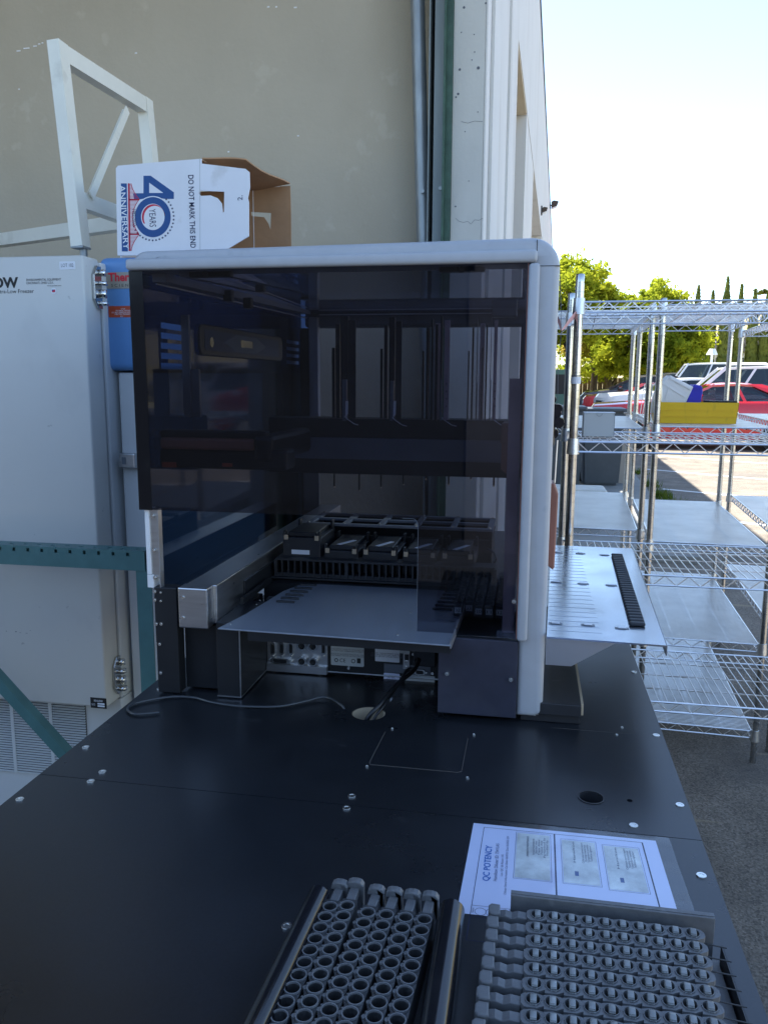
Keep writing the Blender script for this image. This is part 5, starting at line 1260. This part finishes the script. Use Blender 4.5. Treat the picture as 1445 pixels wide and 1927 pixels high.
m = MB(); m.prism([(P(1287, 768).x, P(1287, 768).z), (P(1304, 727).x, P(1304, 727).z), (P(1308, 723).x, P(1308, 723).z), (P(1321, 726).x, P(1321, 726).z), (P(1323, 736).x, P(1323, 736).z), (P(1317, 768).x, P(1317, 768).z)], yb + .004, yb + .11, 'y', .004); obj('shell', m, 'blue_plastic', t)
m = MB(); m.bar(P(1305, 729, yb), P(1322, 731, yb), .004, .005); obj('lip', m, 'blue_plastic', t)
# bent wire dividers on the shelf left of the tray
t = thing('wire_divider', 'bent chrome wire divider rack standing on the shelf left of the yellow tray', 'wire divider', atY(1210, 790, 3.7), 0)
m = MB()
for k in range(5):
    y = 3.62 + k * .09; a = atY(1213, 806, 3.5); x0 = .52
    m.tube([(x0 - .03, y, YZ + .004), (x0 - .015, y, YZ + .012), (x0, y, YZ + .16), (x0 + .012, y, YZ + .17), (x0 + .022, y, YZ + .16), (x0 + .03, y, YZ + .006)], .0022, 6)
m.tube([(.515, 3.60, YZ + .09), (.515, 4.0, YZ + .09)], .0018, 6); m.tube([(.49, 3.6, YZ + .004), (.49, 4.0, YZ + .004)], .002, 6); obj('wires', m, 'wire', t)

# ================================================================== PARKED CARS (noses to the left)
def car(label, x, y, rz, L, Wd, top, paint, prof, green, extra=None, scale=1.0):
    """prof: (x, z) outline of the bonnet / belt / boot line from nose (0) to tail (L); green: base0, top0, top1, base1, belt z, roof z"""
    t = thing('parked_car', label, 'car', (x, y, 0), rz, 'cars parked side by side in the lot')
    w = Wd / 2
    def P(n, mb, m, par=None): return obj(n, mb, m, par or t, local=True, smooth=True)
    def topz(xx):
        for (a, za_), (b, zb2) in zip(prof, prof[1:]):
            if a <= xx <= b: return za_ + (zb2 - za_) * (xx - a) / max(1e-6, b - a)
        return prof[-1][1]
    m = MB(); bm = m.bm; rows = []
    st = sorted(set([0, .04, .12, .3, L - .3, L - .1, L - .03, L] + [L * i / 22 for i in range(1, 22)] + [p[0] for p in prof]))
    for xx in st:
        e = min(xx, L - xx); k = 1 - .16 * max(0, 1 - e / .35) ** 2 - .03 * max(0, 1 - e / 1.2)
        zt2 = topz(xx); ww = w * k; zb = .24 + .10 * max(0, 1 - e / .3)
        sec = [(ww * .90, zb), (ww * .985, zb + .12), (ww, zb + (zt2 - zb) * .50), (ww * .975, zt2 - .09), (ww * .93, zt2 - .025), (ww * .82, zt2), (ww * .4, zt2 + .02), (0, zt2 + .028)]
        full = [(-a, b) for a, b in sec[::-1][1:]][::-1]
        ring_ = [(a, b) for a, b in sec] + [(-a, b) for a, b in sec[::-1][1:]]
        rows.append([bm.verts.new((xx, a, b)) for a, b in ring_])
    for a, b in zip(rows, rows[1:]):
        for i in range(len(a) - 1): bm.faces.new((a[i], a[i + 1], b[i + 1], b[i]))
        bm.faces.new((a[-1], a[0], b[0], b[-1]))
    bm.faces.new(rows[0]); bm.faces.new(rows[-1][::-1])
    body = P('body', m, paint)
    gx0, gt0, gt1, gx1, zbelt, zr = green
    wb, wt = w * .90, w * .70
    m = MB(); bm = m.bm
    base = [(gx0, -wb), (gx0, wb), (gx1, wb), (gx1, -wb)]; topv = [(gt0, -wt), (gt0, wt), (gt1, wt), (gt1, -wt)]
    vb = [bm.verts.new((a, b, zbelt - .02)) for a, b in base]; vt = [bm.verts.new((a, b, zr - .03)) for a, b in topv]
    for i in range(4): bm.faces.new((vb[i], vb[(i + 1) % 4], vt[(i + 1) % 4], vt[i]))
    P('windows', m, 'car_glass')
    m = MB(); bm = m.bm; G = []
    for i in range(9):
        s = i / 8; xx = gt0 - .05 + (gt1 - gt0 + .1) * s; hh = zr - .03 + .05 * math.sin(math.pi * s) ** .6
        G.append([bm.verts.new((xx, wt * 1.04 * q, hh - .035 * abs(q) ** 2.5)) for q in (-1, -.8, -.4, 0, .4, .8, 1)])
    for i in range(8):
        for j in range(6): bm.faces.new((G[i][j], G[i + 1][j], G[i + 1][j + 1], G[i][j + 1]))
    r = bmesh.ops.extrude_face_region(bm, geom=list(bm.faces))
    for v in [g for g in r['geom'] if isinstance(g, bmesh.types.BMVert)]: v.co.z -= .05
    P('roof', m, paint)
    for sgn in (-1, 1):
        m = MB(); pw = extra.get('pillar', .07) if extra else .07
        for a, b in (((gx0, zbelt - .03), (gt0, zr - .04)), ((gx1, zbelt - .03), (gt1, zr - .04))):
            m.bar((a[0], sgn * wb, a[1]), (b[0], sgn * wt, b[1]), pw, .05, (0, 1, 0))
        for fx in (extra or {}).get('mids', (.5,)):
            xb_ = gx0 + (gx1 - gx0) * fx; xt_ = gt0 + (gt1 - gt0) * fx; m.bar((xb_, sgn * (wb + .004), zbelt - .03), (xt_, sgn * (wt + .004), zr - .04), .06, .03, (0, 1, 0))
        P('pillar', m, (extra or {}).get('pillar_mat', paint))
    for fx in (.90, L - .95):
        for sgn in (-1, 1):
            m = MB(); m.tube([(fx, sgn * (w - .19), .33), (fx, sgn * (w + .005), .33)], .385, 28); P('wheel_arch', m, 'tyre')
            m = MB(); m.tube([(fx, sgn * (w - .2), .33), (fx, sgn * (w + .012), .33)], .325, 28); wh = P('wheel', m, 'tyre')
            m = MB(); m.tube([(fx, sgn * (w + .008), .33), (fx, sgn * (w + .022), .33)], .20, 20); P('rim', m, 'hub', wh)
    for sgn in (-1, 1):
        m = MB(); z = topz(.05) - .16; m.box((-.012, sgn * w * .62 - .17, z - .07), (.10, sgn * w * .62 + .17, z + .07), .03); P('headlight', m, 'headlight')
        m = MB(); m.box((.05, sgn * w * .80 - .035, z - .06), (.16, sgn * w * .855 + .04, z + .05), .02); P('indicator', m, 'amber')
        m = MB(); m.box((gx0 + .35, sgn * (w + .0), zbelt), (gx0 + .50, sgn * (w + .16), zbelt + .12), .03); P('mirror', m, (extra or {}).get('mirror', paint))
        m = MB(); m.box((L - .06, sgn * w * .66 - .14, topz(L) - .22), (L + .008, sgn * w * .66 + .14, topz(L) - .08), .02); P('tail_light', m, 'red_label')
    m = MB(); m.box((-.06, -w * .80, .34), (.06, w * .80, .50), .03); P('front_bumper', m, (extra or {}).get('bumper', paint))
    m = MB(); m.box((-.008, -w * .42, .55), (.03, w * .42, topz(.05) - .12), .01); P('radiator_grille', m, 'gasket')
    m = MB()
    for fx in (extra or {}).get('doors', (.36, .62)): 
        for sgn in (-1, 1): m.box((L * fx, sgn * w - .004, .42), (L * fx + .012, sgn * w + .002, zbelt - .1))
    P('door_gap', m, 'gasket')
    t.scale = (scale,) * 3
    return t
# red fastback coupe nearest, white off-roader, white truck, small red car, dark saloon
c = car('red fastback coupe with a round white emblem on its rear pillar', 1.42, 20.6, R(-4), 5.1, 1.9, 1.38, 'car_red',
        [(0, .86), (.1, 1.00), (1.6, 1.11), (3.6, 1.13), (4.6, 1.15), (5.1, 1.08)], (1.95, 2.75, 3.65, 4.75, 1.12, 1.52), dict(pillar=.05, mids=(.52,), bumper='hub'))
m = MB()
for sg in (-1, 1):
    bm = m.bm; v = [bm.verts.new(p) for p in ((3.45, sg * .70, 1.50), (3.75, sg * .69, 1.50), (5.0, sg * .90, 1.12), (4.35, sg * .90, 1.10))]; bm.faces.new(v)
r = bmesh.ops.extrude_face_region(m.bm, geom=list(m.bm.faces))
for v in [g for g in r['geom'] if isinstance(g, bmesh.types.BMVert)]: v.co.y *= .96
obj('sail_panel', m, 'car_red', c, local=True)
m = MB(); m.disc((4.42, -.862, 1.21), .085, (0, -1, .35), 18, .012); obj('round_emblem', m, 'sticker', c, local=True)
c = car('tall white off-road vehicle with dark side windows and a roof rack, behind the red coupe', 3.15, 24.2, R(-4), 5.0, 1.95, 1.95, 'car_white',
        [(0, 1.0), (.12, 1.12), (1.4, 1.22), (4.9, 1.24), (5.0, 1.15)], (1.25, 2.05, 4.55, 4.95, 1.22, 1.97), dict(mids=(.30, .60), pillar=.09, doors=(.42, .66)))
m = MB()
for sg in (-1, 1): m.tube([(2.3, sg * .6, 2.03), (4.3, sg * .6, 2.03)], .02, 6)
m.box((2.2, -.5, 2.0), (3.1, .5, 2.07), .03); obj('roof_rack', m, 'car_white', c, local=True)
c = car('white pickup truck with an orange indicator beside its headlight, between the red cars', 2.15, 27.2, R(8), 5.2, 1.9, 1.5, 'car_white',
        [(0, 1.0), (.12, 1.14), (1.6, 1.24), (5.1, 1.24), (5.2, 1.2)], (1.5, 2.3, 3.6, 3.85, 1.23, 1.66), dict(mids=(.55,)))
c = car('small red car with a chrome front, half hidden behind the white pickup', 1.85, 30.6, R(-4), 4.5, 1.75, 1.3, 'car_red', [(0, .9), (.1, 1.02), (1.5, 1.15), (4.5, 1.12)], (1.4, 2.1, 3.4, 4.1, 1.13, 1.5), dict(bumper='hub'))
c = car('dark grey saloon with black window frames, farthest left of the parked cars', 1.95, 34.0, R(-4), 4.8, 1.85, 1.5, 'car_grey', [(0, .95), (.15, 1.1), (1.4, 1.26), (4.7, 1.30), (4.8, 1.2)], (1.1, 2.2, 3.5, 4.6, 1.26, 1.80), dict(mids=(.45,), pillar=.06, pillar_mat='gasket'))
c = car('white van far behind the off-road vehicle with equipment on its roof', 5.1, 37.5, R(-4), 5.0, 1.9, 2.1, 'car_white', [(0, 1.1), (.3, 1.3), (1.1, 1.45), (5.0, 1.5)], (.9, 1.5, 4.7, 4.95, 1.44, 2.35), dict(mids=(.3, .6)))
m = MB(); m.tube([(2.5, 0, 2.3), (2.5, 0, 2.9)], .05, 8); m.tube([(2.5, 0, 2.7), (2.5, 0, 2.95)], .22, 12, radii=[.24, .12]); obj('roof_dish', m, 'car_white', c, local=True)
c = car('grey pickup far off beneath the round yellow green tree', 4.0, 39.5, R(-4), 4.8, 1.85, 1.6, 'car_grey', [(0, 1.1), (.2, 1.2), (4.8, 1.3)], (1.2, 1.9, 3.2, 3.5, 1.28, 1.95), {})
c = car('white van at the far right beyond the off-road vehicle', 8.3, 33.0, R(-4), 5.4, 2.0, 2.1, 'car_white', [(0, 1.1), (.3, 1.3), (1.1, 1.45), (5.4, 1.5)], (.9, 1.5, 5.1, 5.35, 1.44, 2.25), dict(mids=(.3, .6)))

# ================================================================== TREES
def leaves(mb, c, rad, n, size, seed, clumps=60, flat=.0, shell=.55):
    rnd = random.Random(seed); bm = mb.bm; C0 = Vector(c); ks = .62 if clumps > 200 else 1; shell = .35 if clumps > 200 else shell
    cl = []
    for _ in range(clumps):
        while True:
            v = Vector((rnd.uniform(-1, 1), rnd.uniform(-1, 1), rnd.uniform(-1, 1)))
            if .001 < v.length < 1: break
        v = v.normalized() * (shell + (1 - shell) * rnd.random() ** .5) * (.85 + .3 * rnd.random())
        if v.z < -.55: v.z *= .6
        cl.append((C0 + Vector((v.x * rad[0], v.y * rad[1], v.z * rad[2])), rnd.uniform(.14, .30) * ks))
    for _ in range(n):
        cc, cr = rnd.choice(cl); d = Vector((rnd.gauss(0, 1), rnd.gauss(0, 1), rnd.gauss(0, .75)))
        p = cc + Vector((d.x * rad[0], d.y * rad[0], d.z * rad[2])) * cr * .55
        a = Vector((rnd.gauss(0, 1), rnd.gauss(0, 1), rnd.gauss(0, 1))).normalized(); b = a.orthogonal().normalized(); b.rotate(Matrix.Rotation(rnd.uniform(0, 6.28), 3, a))
        c_ = a.cross(b); s = size * rnd.uniform(.6, 1.35)
        bm.faces.new([bm.verts.new(p + b * s), bm.verts.new(p + c_ * s * .45), bm.verts.new(p - b * s), bm.verts.new(p - c_ * s * .45)])
def raw(n, mb, m, par):    # leaf meshes: no normal recalculation
    me = bpy.data.meshes.new(n); off = wloc(par)
    for v in mb.bm.verts: v.co -= off
    mb.bm.to_mesh(me); mb.bm.free(); me.materials.append(M[m]); o = bpy.data.objects.new(n, me); C.objects.link(o); o.parent = par; return o
def tree(label, x, y, ctr, rad, n, size, seed, mt, trunk_r=.22, clumps=70):
    t = thing('broadleaf_tree', label, 'tree', (x, y, 0), 0, 'broadleaf trees beyond the car park')
    rnd = random.Random(seed + 5); m = MB(); z1 = ctr[2] - rad[2] * .35
    m.tube([(x, y, 0), (x + .1, y, z1 * .5), (ctr[0], ctr[1], z1 + .3)], trunk_r, 10, radii=[trunk_r * 1.2, trunk_r, trunk_r * .6])
    for k in range(7):
        a = k * .9 + rnd.random(); m.tube([(x + .1, y, z1 * (.45 + .07 * k)), (ctr[0] + math.cos(a) * rad[0] * .35, ctr[1] + math.sin(a) * rad[1] * .35, z1 + rad[2] * .3), (ctr[0] + math.cos(a) * rad[0] * .7, ctr[1] + math.sin(a) * rad[1] * .7, ctr[2] + rad[2] * .35 * rnd.uniform(-1, 1.4))], .08, 6, radii=[trunk_r * .5, trunk_r * .3, .03])
    obj('trunk', m, 'bark', t, smooth=True)
    m = MB(); leaves(m, ctr, rad, n, size, seed, clumps); raw('crown', m, mt, t)
    return t
def at(px, py, y): return atY(px, py, y)
c = at(1222, 640, 44); r_ = (at(1322, 640, 44) - at(1118, 640, 44)).length / 2
tree('big round yellow green tree with a dark trunk behind the parked cars', c.x, 44, (c.x, 44, 3.55), (r_ * 1.0, r_ * .85, 2.65), 40000, .145, 3, 'leaf', .28, 300)
c = at(1085, 560, 40)
tree('taller loose tree rising beside the silver column above the wire racks', c.x, 40, (c.x - .6, 40, 4.9), (2.5, 2.4, 2.5), 18000, .14, 5, 'leaf', .2, 210)
c = at(1120, 600, 47)
tree('warm toned tree with orange tinted leaves between the two green ones', c.x, 47, (c.x, 47, 4.1), (1.7, 1.7, 1.9), 8000, .12, 8, 'leaf_warm', .18, 60)
c = at(1150, 650, 49)
tree('dark low tree filling the gap behind the red and grey cars', c.x, 50, (c.x, 50, 2.9), (3.2, 2.2, 1.9), 7000, .13, 12, 'leaf', .18, 60)
# cypresses
ords2 = ['first slender cypress right of the round tree', 'second slender cypress, shorter than its neighbours', 'tallest slender cypress, third from the round tree', 'fourth slender cypress from the round tree', 'fifth slender cypress from the round tree', 'sixth slender cypress, cut by the right edge of the photo']
for k, (px, py, wpx) in enumerate(((1315, 538, 15), (1342, 549, 14), (1370, 523, 17), (1396, 537, 15), (1422, 546, 16), (1446, 548, 16))):
    y = 70; tp = at(px, py, y); w = wpx * 1.25 * y / FPX / 2
    t = thing('cypress', ords2[k], 'cypress', (tp.x, y, 0), 0, 'cypresses in a row before the hill')
    m = MB(); m.tube([(tp.x, y, 0), (tp.x, y, tp.z * .9)], .1, 6, radii=[.14, .03]); obj('trunk', m, 'bark', t)
    m = MB(); rnd = random.Random(40 + k); bm = m.bm; z0 = .5
    for _ in range(4200):
        s = rnd.random() ** .9; z = z0 + (tp.z - z0) * s; rr = w * (min(1, s / .12 + .35) * (1 - max(0, (s - .55) / .45) ** 1.4 * .92)); a = rnd.uniform(0, 6.283); q = rr * (.7 + .35 * rnd.random()) * (1 + .16 * math.sin(z * 2.1 + k * 2) * math.sin(a * 2 + k))
        p = Vector((tp.x + math.cos(a) * q, y + math.sin(a) * q, z)); u = Vector((rnd.gauss(0, .35), rnd.gauss(0, .35), 1)).normalized(); v = u.cross(Vector((math.cos(a), math.sin(a), rnd.gauss(0, .3)))).normalized(); l_ = .19 * rnd.uniform(.6, 1.3)
        bm.faces.new([bm.verts.new(p + u * l_), bm.verts.new(p + v * l_ * .38), bm.verts.new(p - u * l_ * .6), bm.verts.new(p - v * l_ * .38)])
    raw('foliage', m, 'leaf_cypress', t)
# fence and hedge behind the lot, houses with dark roofs on the slope
a = at(1045, 690, 37); b = at(1215, 690, 37)
t = thing('board_fence', 'brown board fence under the trees behind the car park', 'fence', ((a.x + b.x) / 2, 51.9, 0))
m = MB()
for i in range(70): x = -2 + i * .3; m.box((x, 52, .0), (x + .285, 52.03, 1.75 + .02 * math.sin(i * 3)))
obj('boards', m, 'fence_wood', t); m = MB(); m.box((-2, 52.03, .4), (19, 52.07, .5)); m.box((-2, 52.03, 1.4), (19, 52.07, 1.5)); obj('rail', m, 'fence_wood', t)
t = thing('low_hedge', 'low dark hedge and dry scrub along the board fence', 'hedge', (5, 51, 0)); t['kind'] = 'stuff'
m = MB(); rnd = random.Random(77); bm = m.bm
for _ in range(9000):
    x = rnd.uniform(-3, 24); p = Vector((x, rnd.uniform(50.6, 51.6), rnd.uniform(0, 1) * (1.0 + .35 * math.sin(x * 1.7) + .2 * math.sin(x * 4.1)))); a_ = Vector((rnd.gauss(0, 1), rnd.gauss(0, 1), rnd.gauss(0, 1))).normalized(); b_ = a_.orthogonal().normalized(); c_ = a_.cross(b_)
    bm.faces.new([bm.verts.new(p + b_ * .12), bm.verts.new(p + c_ * .06), bm.verts.new(p - b_ * .12), bm.verts.new(p - c_ * .06)])
raw('foliage', m, 'leaf_hedge', t)
def house(px, py, y, w, h, lab):
    p = at(px, py, y); t = thing('house', lab, 'house', (p.x, y, p.z), 0, 'houses on the slope behind the cypresses')
    m = MB(); m.box((-w / 2, 0, -2.5), (w / 2, 7, 0)); obj('wall', m, 'house', t, local=True)
    m = MB(); m.prism([(-w / 2 - .5, 0), (w / 2 + .5, 0), (w / 2 - 1.5, h), (-w / 2 + 1.5, h)], -.4, 7.4, 'y'); obj('roof', m, 'roof_dark', t, local=True)
    for q in (-.3, .05, .33): m = MB(); m.box((w * q - .6, -.05, -1.9), (w * q + .6, -.01, -.7)); wn = obj('window', m, 'gasket', t, local=True); m = MB(); m.box((w * q - .7, -.07, -2.0), (w * q + .7, -.05, -1.92)); obj('sill', m, 'sticker', wn, local=True)
house(1402, 662, 105, 9, 1.4, 'low house with a dark roof between the cypresses'); house(1352, 668, 118, 8, 1.2, 'pale house low on the slope left of the dark roofed one'); house(1436, 640, 128, 9, 1.5, 'house with a dark roof higher on the slope at the right edge'); house(1398, 640, 135, 8, 1.3, 'house uppermost on the slope between two cypresses')
p = at(1433, 553, 160)
t = thing('hill_bush', 'lone dark bush on the skyline of the golden hill', 'bush', (p.x, 160, p.z)); m = MB(); leaves(m, (p.x, 160, p.z + .4), (1.6, 1.2, .8), 500, .22, 9, 12); raw('foliage', m, 'leaf_hedge', t)

# ================================================================== SMALL THINGS NEAR THE SIDEWALK
def wheeled_bin(label, x, y, w, d, h, mt, rz=0):
    t = thing('wheeled_bin', label, 'bin', (x, y, 0), rz, None)
    m = MB(); bm = m.bm; lo = [(-w * .42, -d * .4), (w * .42, -d * .4), (w * .42, d * .4), (-w * .42, d * .4)]; hi = [(-w / 2, -d / 2), (w / 2, -d / 2), (w / 2, d / 2), (-w / 2, d / 2)]
    v0 = [bm.verts.new((a, b, .07)) for a, b in lo]; v1 = [bm.verts.new((a, b, h)) for a, b in hi]
    bm.faces.new(v0[::-1]); bm.faces.new(v1)
    for i in range(4): bm.faces.new((v0[i], v0[(i + 1) % 4], v1[(i + 1) % 4], v1[i]))
    bmesh.ops.bevel(bm, geom=list(bm.edges), offset=.03, segments=2, affect='EDGES'); obj('body', m, mt, t, local=True)
    m = MB(); m.box((-w / 2 - .02, -d / 2 - .03, h + .001), (w / 2 + .02, d / 2 + .03, h + .05), .02); obj('lid', m, mt, t, local=True)
    for s in (-1, 1): m = MB(); m.tube([(s * w * .45, d * .42, .10), (s * w * .38, d * .42, .10)], .10, 16); obj('wheel', m, 'tyre', t, local=True)
p1_, p2_ = atZ(1075, 925, .1), atZ(1112, 918, .1)
wheeled_bin('dark blue grey wheeled bin behind the first wire rack, beside the silver column', .42, 11.6, .62, .70, 1.16, 'dark_bin')
wheeled_bin('second dark wheeled bin, right of the first and partly hidden by rack posts', 1.02, 12.2, .60, .70, 1.12, 'dark_bin')
t = thing('tan_box', 'tan grey utility cabinet standing beside the dark bins', 'cabinet', (1.35, 12.5, 0)); m = MB(); m.box((-.16, -.25, .0), (.16, .25, 1.1), .01); obj('body', m, 'tan_bin', t, local=True); m = MB(); m.box((-.12, -.256, .15), (.12, -.2505, 1.0), .004); obj('door', m, 'tan_bin', t, local=True)
p = atZ(1085, 918, .45)
t = thing('weathered_cushion', 'weathered pale grey slab lying on a low stack in front of the dark bins', 'slab', (p.x, p.y, 0)); m = MB(); m.box((-.42, -.22, .36), (.30, .22, .46), .04, 3); obj('slab', m, 'grey_lid', t, local=True, smooth=True); m = MB(); m.box((-.40, -.2, .0), (.26, .2, .36)); obj('stack', m, 'tan_bin', t, local=True)
p = at(1055, 760, 17)
t = thing('black_chair', 'black outdoor chair beside the facade behind the silver column', 'chair', (p.x - .1, 17, 0)); m = MB()
m.box((-.26, -.25, .42), (.26, .25, .46), .01); obj('seat', m, 'black', t, local=True); m = MB(); m.box((-.26, .23, .5), (.26, .27, .98), .01); obj('backrest', m, 'black', t, local=True)
for a_, b_ in ((-.24, -.23), (.24, -.23), (-.24, .24), (.24, .24)): m = MB(); m.tube([(a_, b_, 0), (a_, b_, .46 if b_ < 0 else .98)], .014, 8); obj('leg', m, 'black', t, local=True)
for a_ in (-.27, .27): m = MB(); m.tube([(a_, -.23, .42), (a_, -.23, .64), (a_, .25, .66)], .014, 8); obj('armrest', m, 'black', t, local=True)
p = at(1057, 720, 26)
t = thing('green_cabinet', 'green utility cabinet at the end of the sidewalk', 'cabinet', (p.x, 26, 0)); m = MB(); m.box((-.3, -.25, 0), (.3, .25, 1.9), .02); obj('body', m, 'util_green', t, local=True); m = MB(); m.box((-.22, -.256, 1.15), (.22, -.2505, 1.75), .01); obj('panel', m, 'gasket', t, local=True)
# weeds along the kerb
m = MB(); rnd = random.Random(5); bm = m.bm
for (cx, cy, sp, n, hh) in ((1.70, 9.6, .16, 420, .22), (1.66, 8.8, .12, 200, .16), (1.76, 11.3, .12, 160, .13), (1.80, 12.5, .1, 120, .12), (1.85, 14.2, .1, 100, .10), (1.72, 10.5, .08, 90, .09)):
    for _ in range(n):
        p = Vector((cx + rnd.gauss(0, sp * .6), cy + rnd.gauss(0, sp * 1.4), 0)); a_ = rnd.uniform(0, 6.28); h_ = hh * rnd.uniform(.3, 1.1); tip = p + Vector((math.cos(a_) * h_ * .6, math.sin(a_) * h_ * .6, h_)); s_ = Vector((-math.sin(a_), math.cos(a_), 0)) * .009
        bm.faces.new([bm.verts.new(p - s_), bm.verts.new(p + s_), bm.verts.new(tip)])
me = bpy.data.meshes.new('weeds'); m.bm.to_mesh(me); m.bm.free(); me.materials.append(M['leaf_weed']); o = bpy.data.objects.new('weeds', me); C.objects.link(o); tag(o, 'green weeds growing along the edge of the sidewalk', 'weeds', kind='stuff')
# unseen dark wall added behind the camera to darken the smoked panel's reflection
t = thing('reflection_wall', 'added dark wall, unseen behind the camera, that darkens the reflection in the smoked panel', 'wall', (-4.5, -5, 0))
m = MB(); m.box((-10, -4.4, 0), (-.58, -4.2, 2.62)); obj('face', m, 'reflection_dark', t); m = MB(); m.box((-10, -4.44, 2.622), (-.57, -4.16, 2.67), .01); obj('cap', m, 'reflection_dark', t)
m = MB(); m.box((-.5795, -4.38, 0), (3.2, -4.22, 2.62)); obj('reflection_panel', m, 'reflection_grey', t)  # unseen grey panel added to set the paler reflected strip

# ------------------------------------------------------------------ every separate small piece becomes a part of its own
SPLIT = ('screw', 'bolt', 'rivet', 'louvre', 'clip', 'clip_slot', 'hole_liner', 'paint_chip', 'pit', 'hairline_crack', 'jack_screw', 'latch_plate', 'latch_knob', 'rail_clamp', 'probe', 'probe_tip', 'white_tubing', 'knuckle', 'bolt_hole', 'scuff', 'pad', 'corner_post', 'box_edge', 'clamp_knob', 'hose', 'blank_field', 'corner_fold', 'reflection_strip', 'guide_rod', 'fold_line')
def islands(me):
    par = list(range(len(me.vertices)))
    def f(a):
        while par[a] != a: par[a] = par[par[a]]; a = par[a]
        return a
    for e in me.edges:
        a, b = f(e.vertices[0]), f(e.vertices[1])
        if a != b: par[a] = b
    g = {}
    for i in range(len(par)): g.setdefault(f(i), []).append(i)
    return list(g.values())
def boxof(me, ids):
    xs = [me.vertices[i].co for i in ids]; return [min(v[k] for v in xs) for k in range(3)], [max(v[k] for v in xs) for k in range(3)]
def split_parts(o):
    me = o.data; isl = islands(me)
    if len(isl) < 2: return
    grp = [[set(i), *boxof(me, i)] for i in isl]; tol = .0015; ch = True
    while ch:
        ch = False
        for a in range(len(grp)):
            for b in range(a + 1, len(grp)):
                A, Bb = grp[a], grp[b]
                if all(A[1][k] - tol <= Bb[2][k] and Bb[1][k] - tol <= A[2][k] for k in range(3)):
                    A[0] |= Bb[0]; A[1] = [min(A[1][k], Bb[1][k]) for k in range(3)]; A[2] = [max(A[2][k], Bb[2][k]) for k in range(3)]; grp.pop(b); ch = True; break
            if ch: break
    if len(grp) < 2 or len(grp) > 90: return
    base = o.name.split('.')[0]
    for q, G_ in enumerate(grp):
        keep = sorted(G_[0]); idx = {v: k for k, v in enumerate(keep)}
        nm = bpy.data.meshes.new(base); fs = [p for p in me.polygons if p.vertices[0] in idx]
        nm.from_pydata([me.vertices[v].co for v in keep], [], [[idx[v] for v in p.vertices] for p in fs])
        for a_, b_ in zip(nm.polygons, fs): a_.use_smooth = b_.use_smooth
        nm.materials.append(me.materials[0]); nm.update()
        n = bpy.data.objects.new(base, nm); C.objects.link(n); n.parent = o.parent; n.matrix_parent_inverse = o.matrix_parent_inverse.copy(); n.location = o.location; n.rotation_euler = o.rotation_euler; n.scale = o.scale
    bpy.data.objects.remove(o)
for o in [o for o in list(S.objects) if o.type == 'MESH' and o.name.split('.')[0] in SPLIT and not o.children and o.data.users == 1]: split_parts(o)
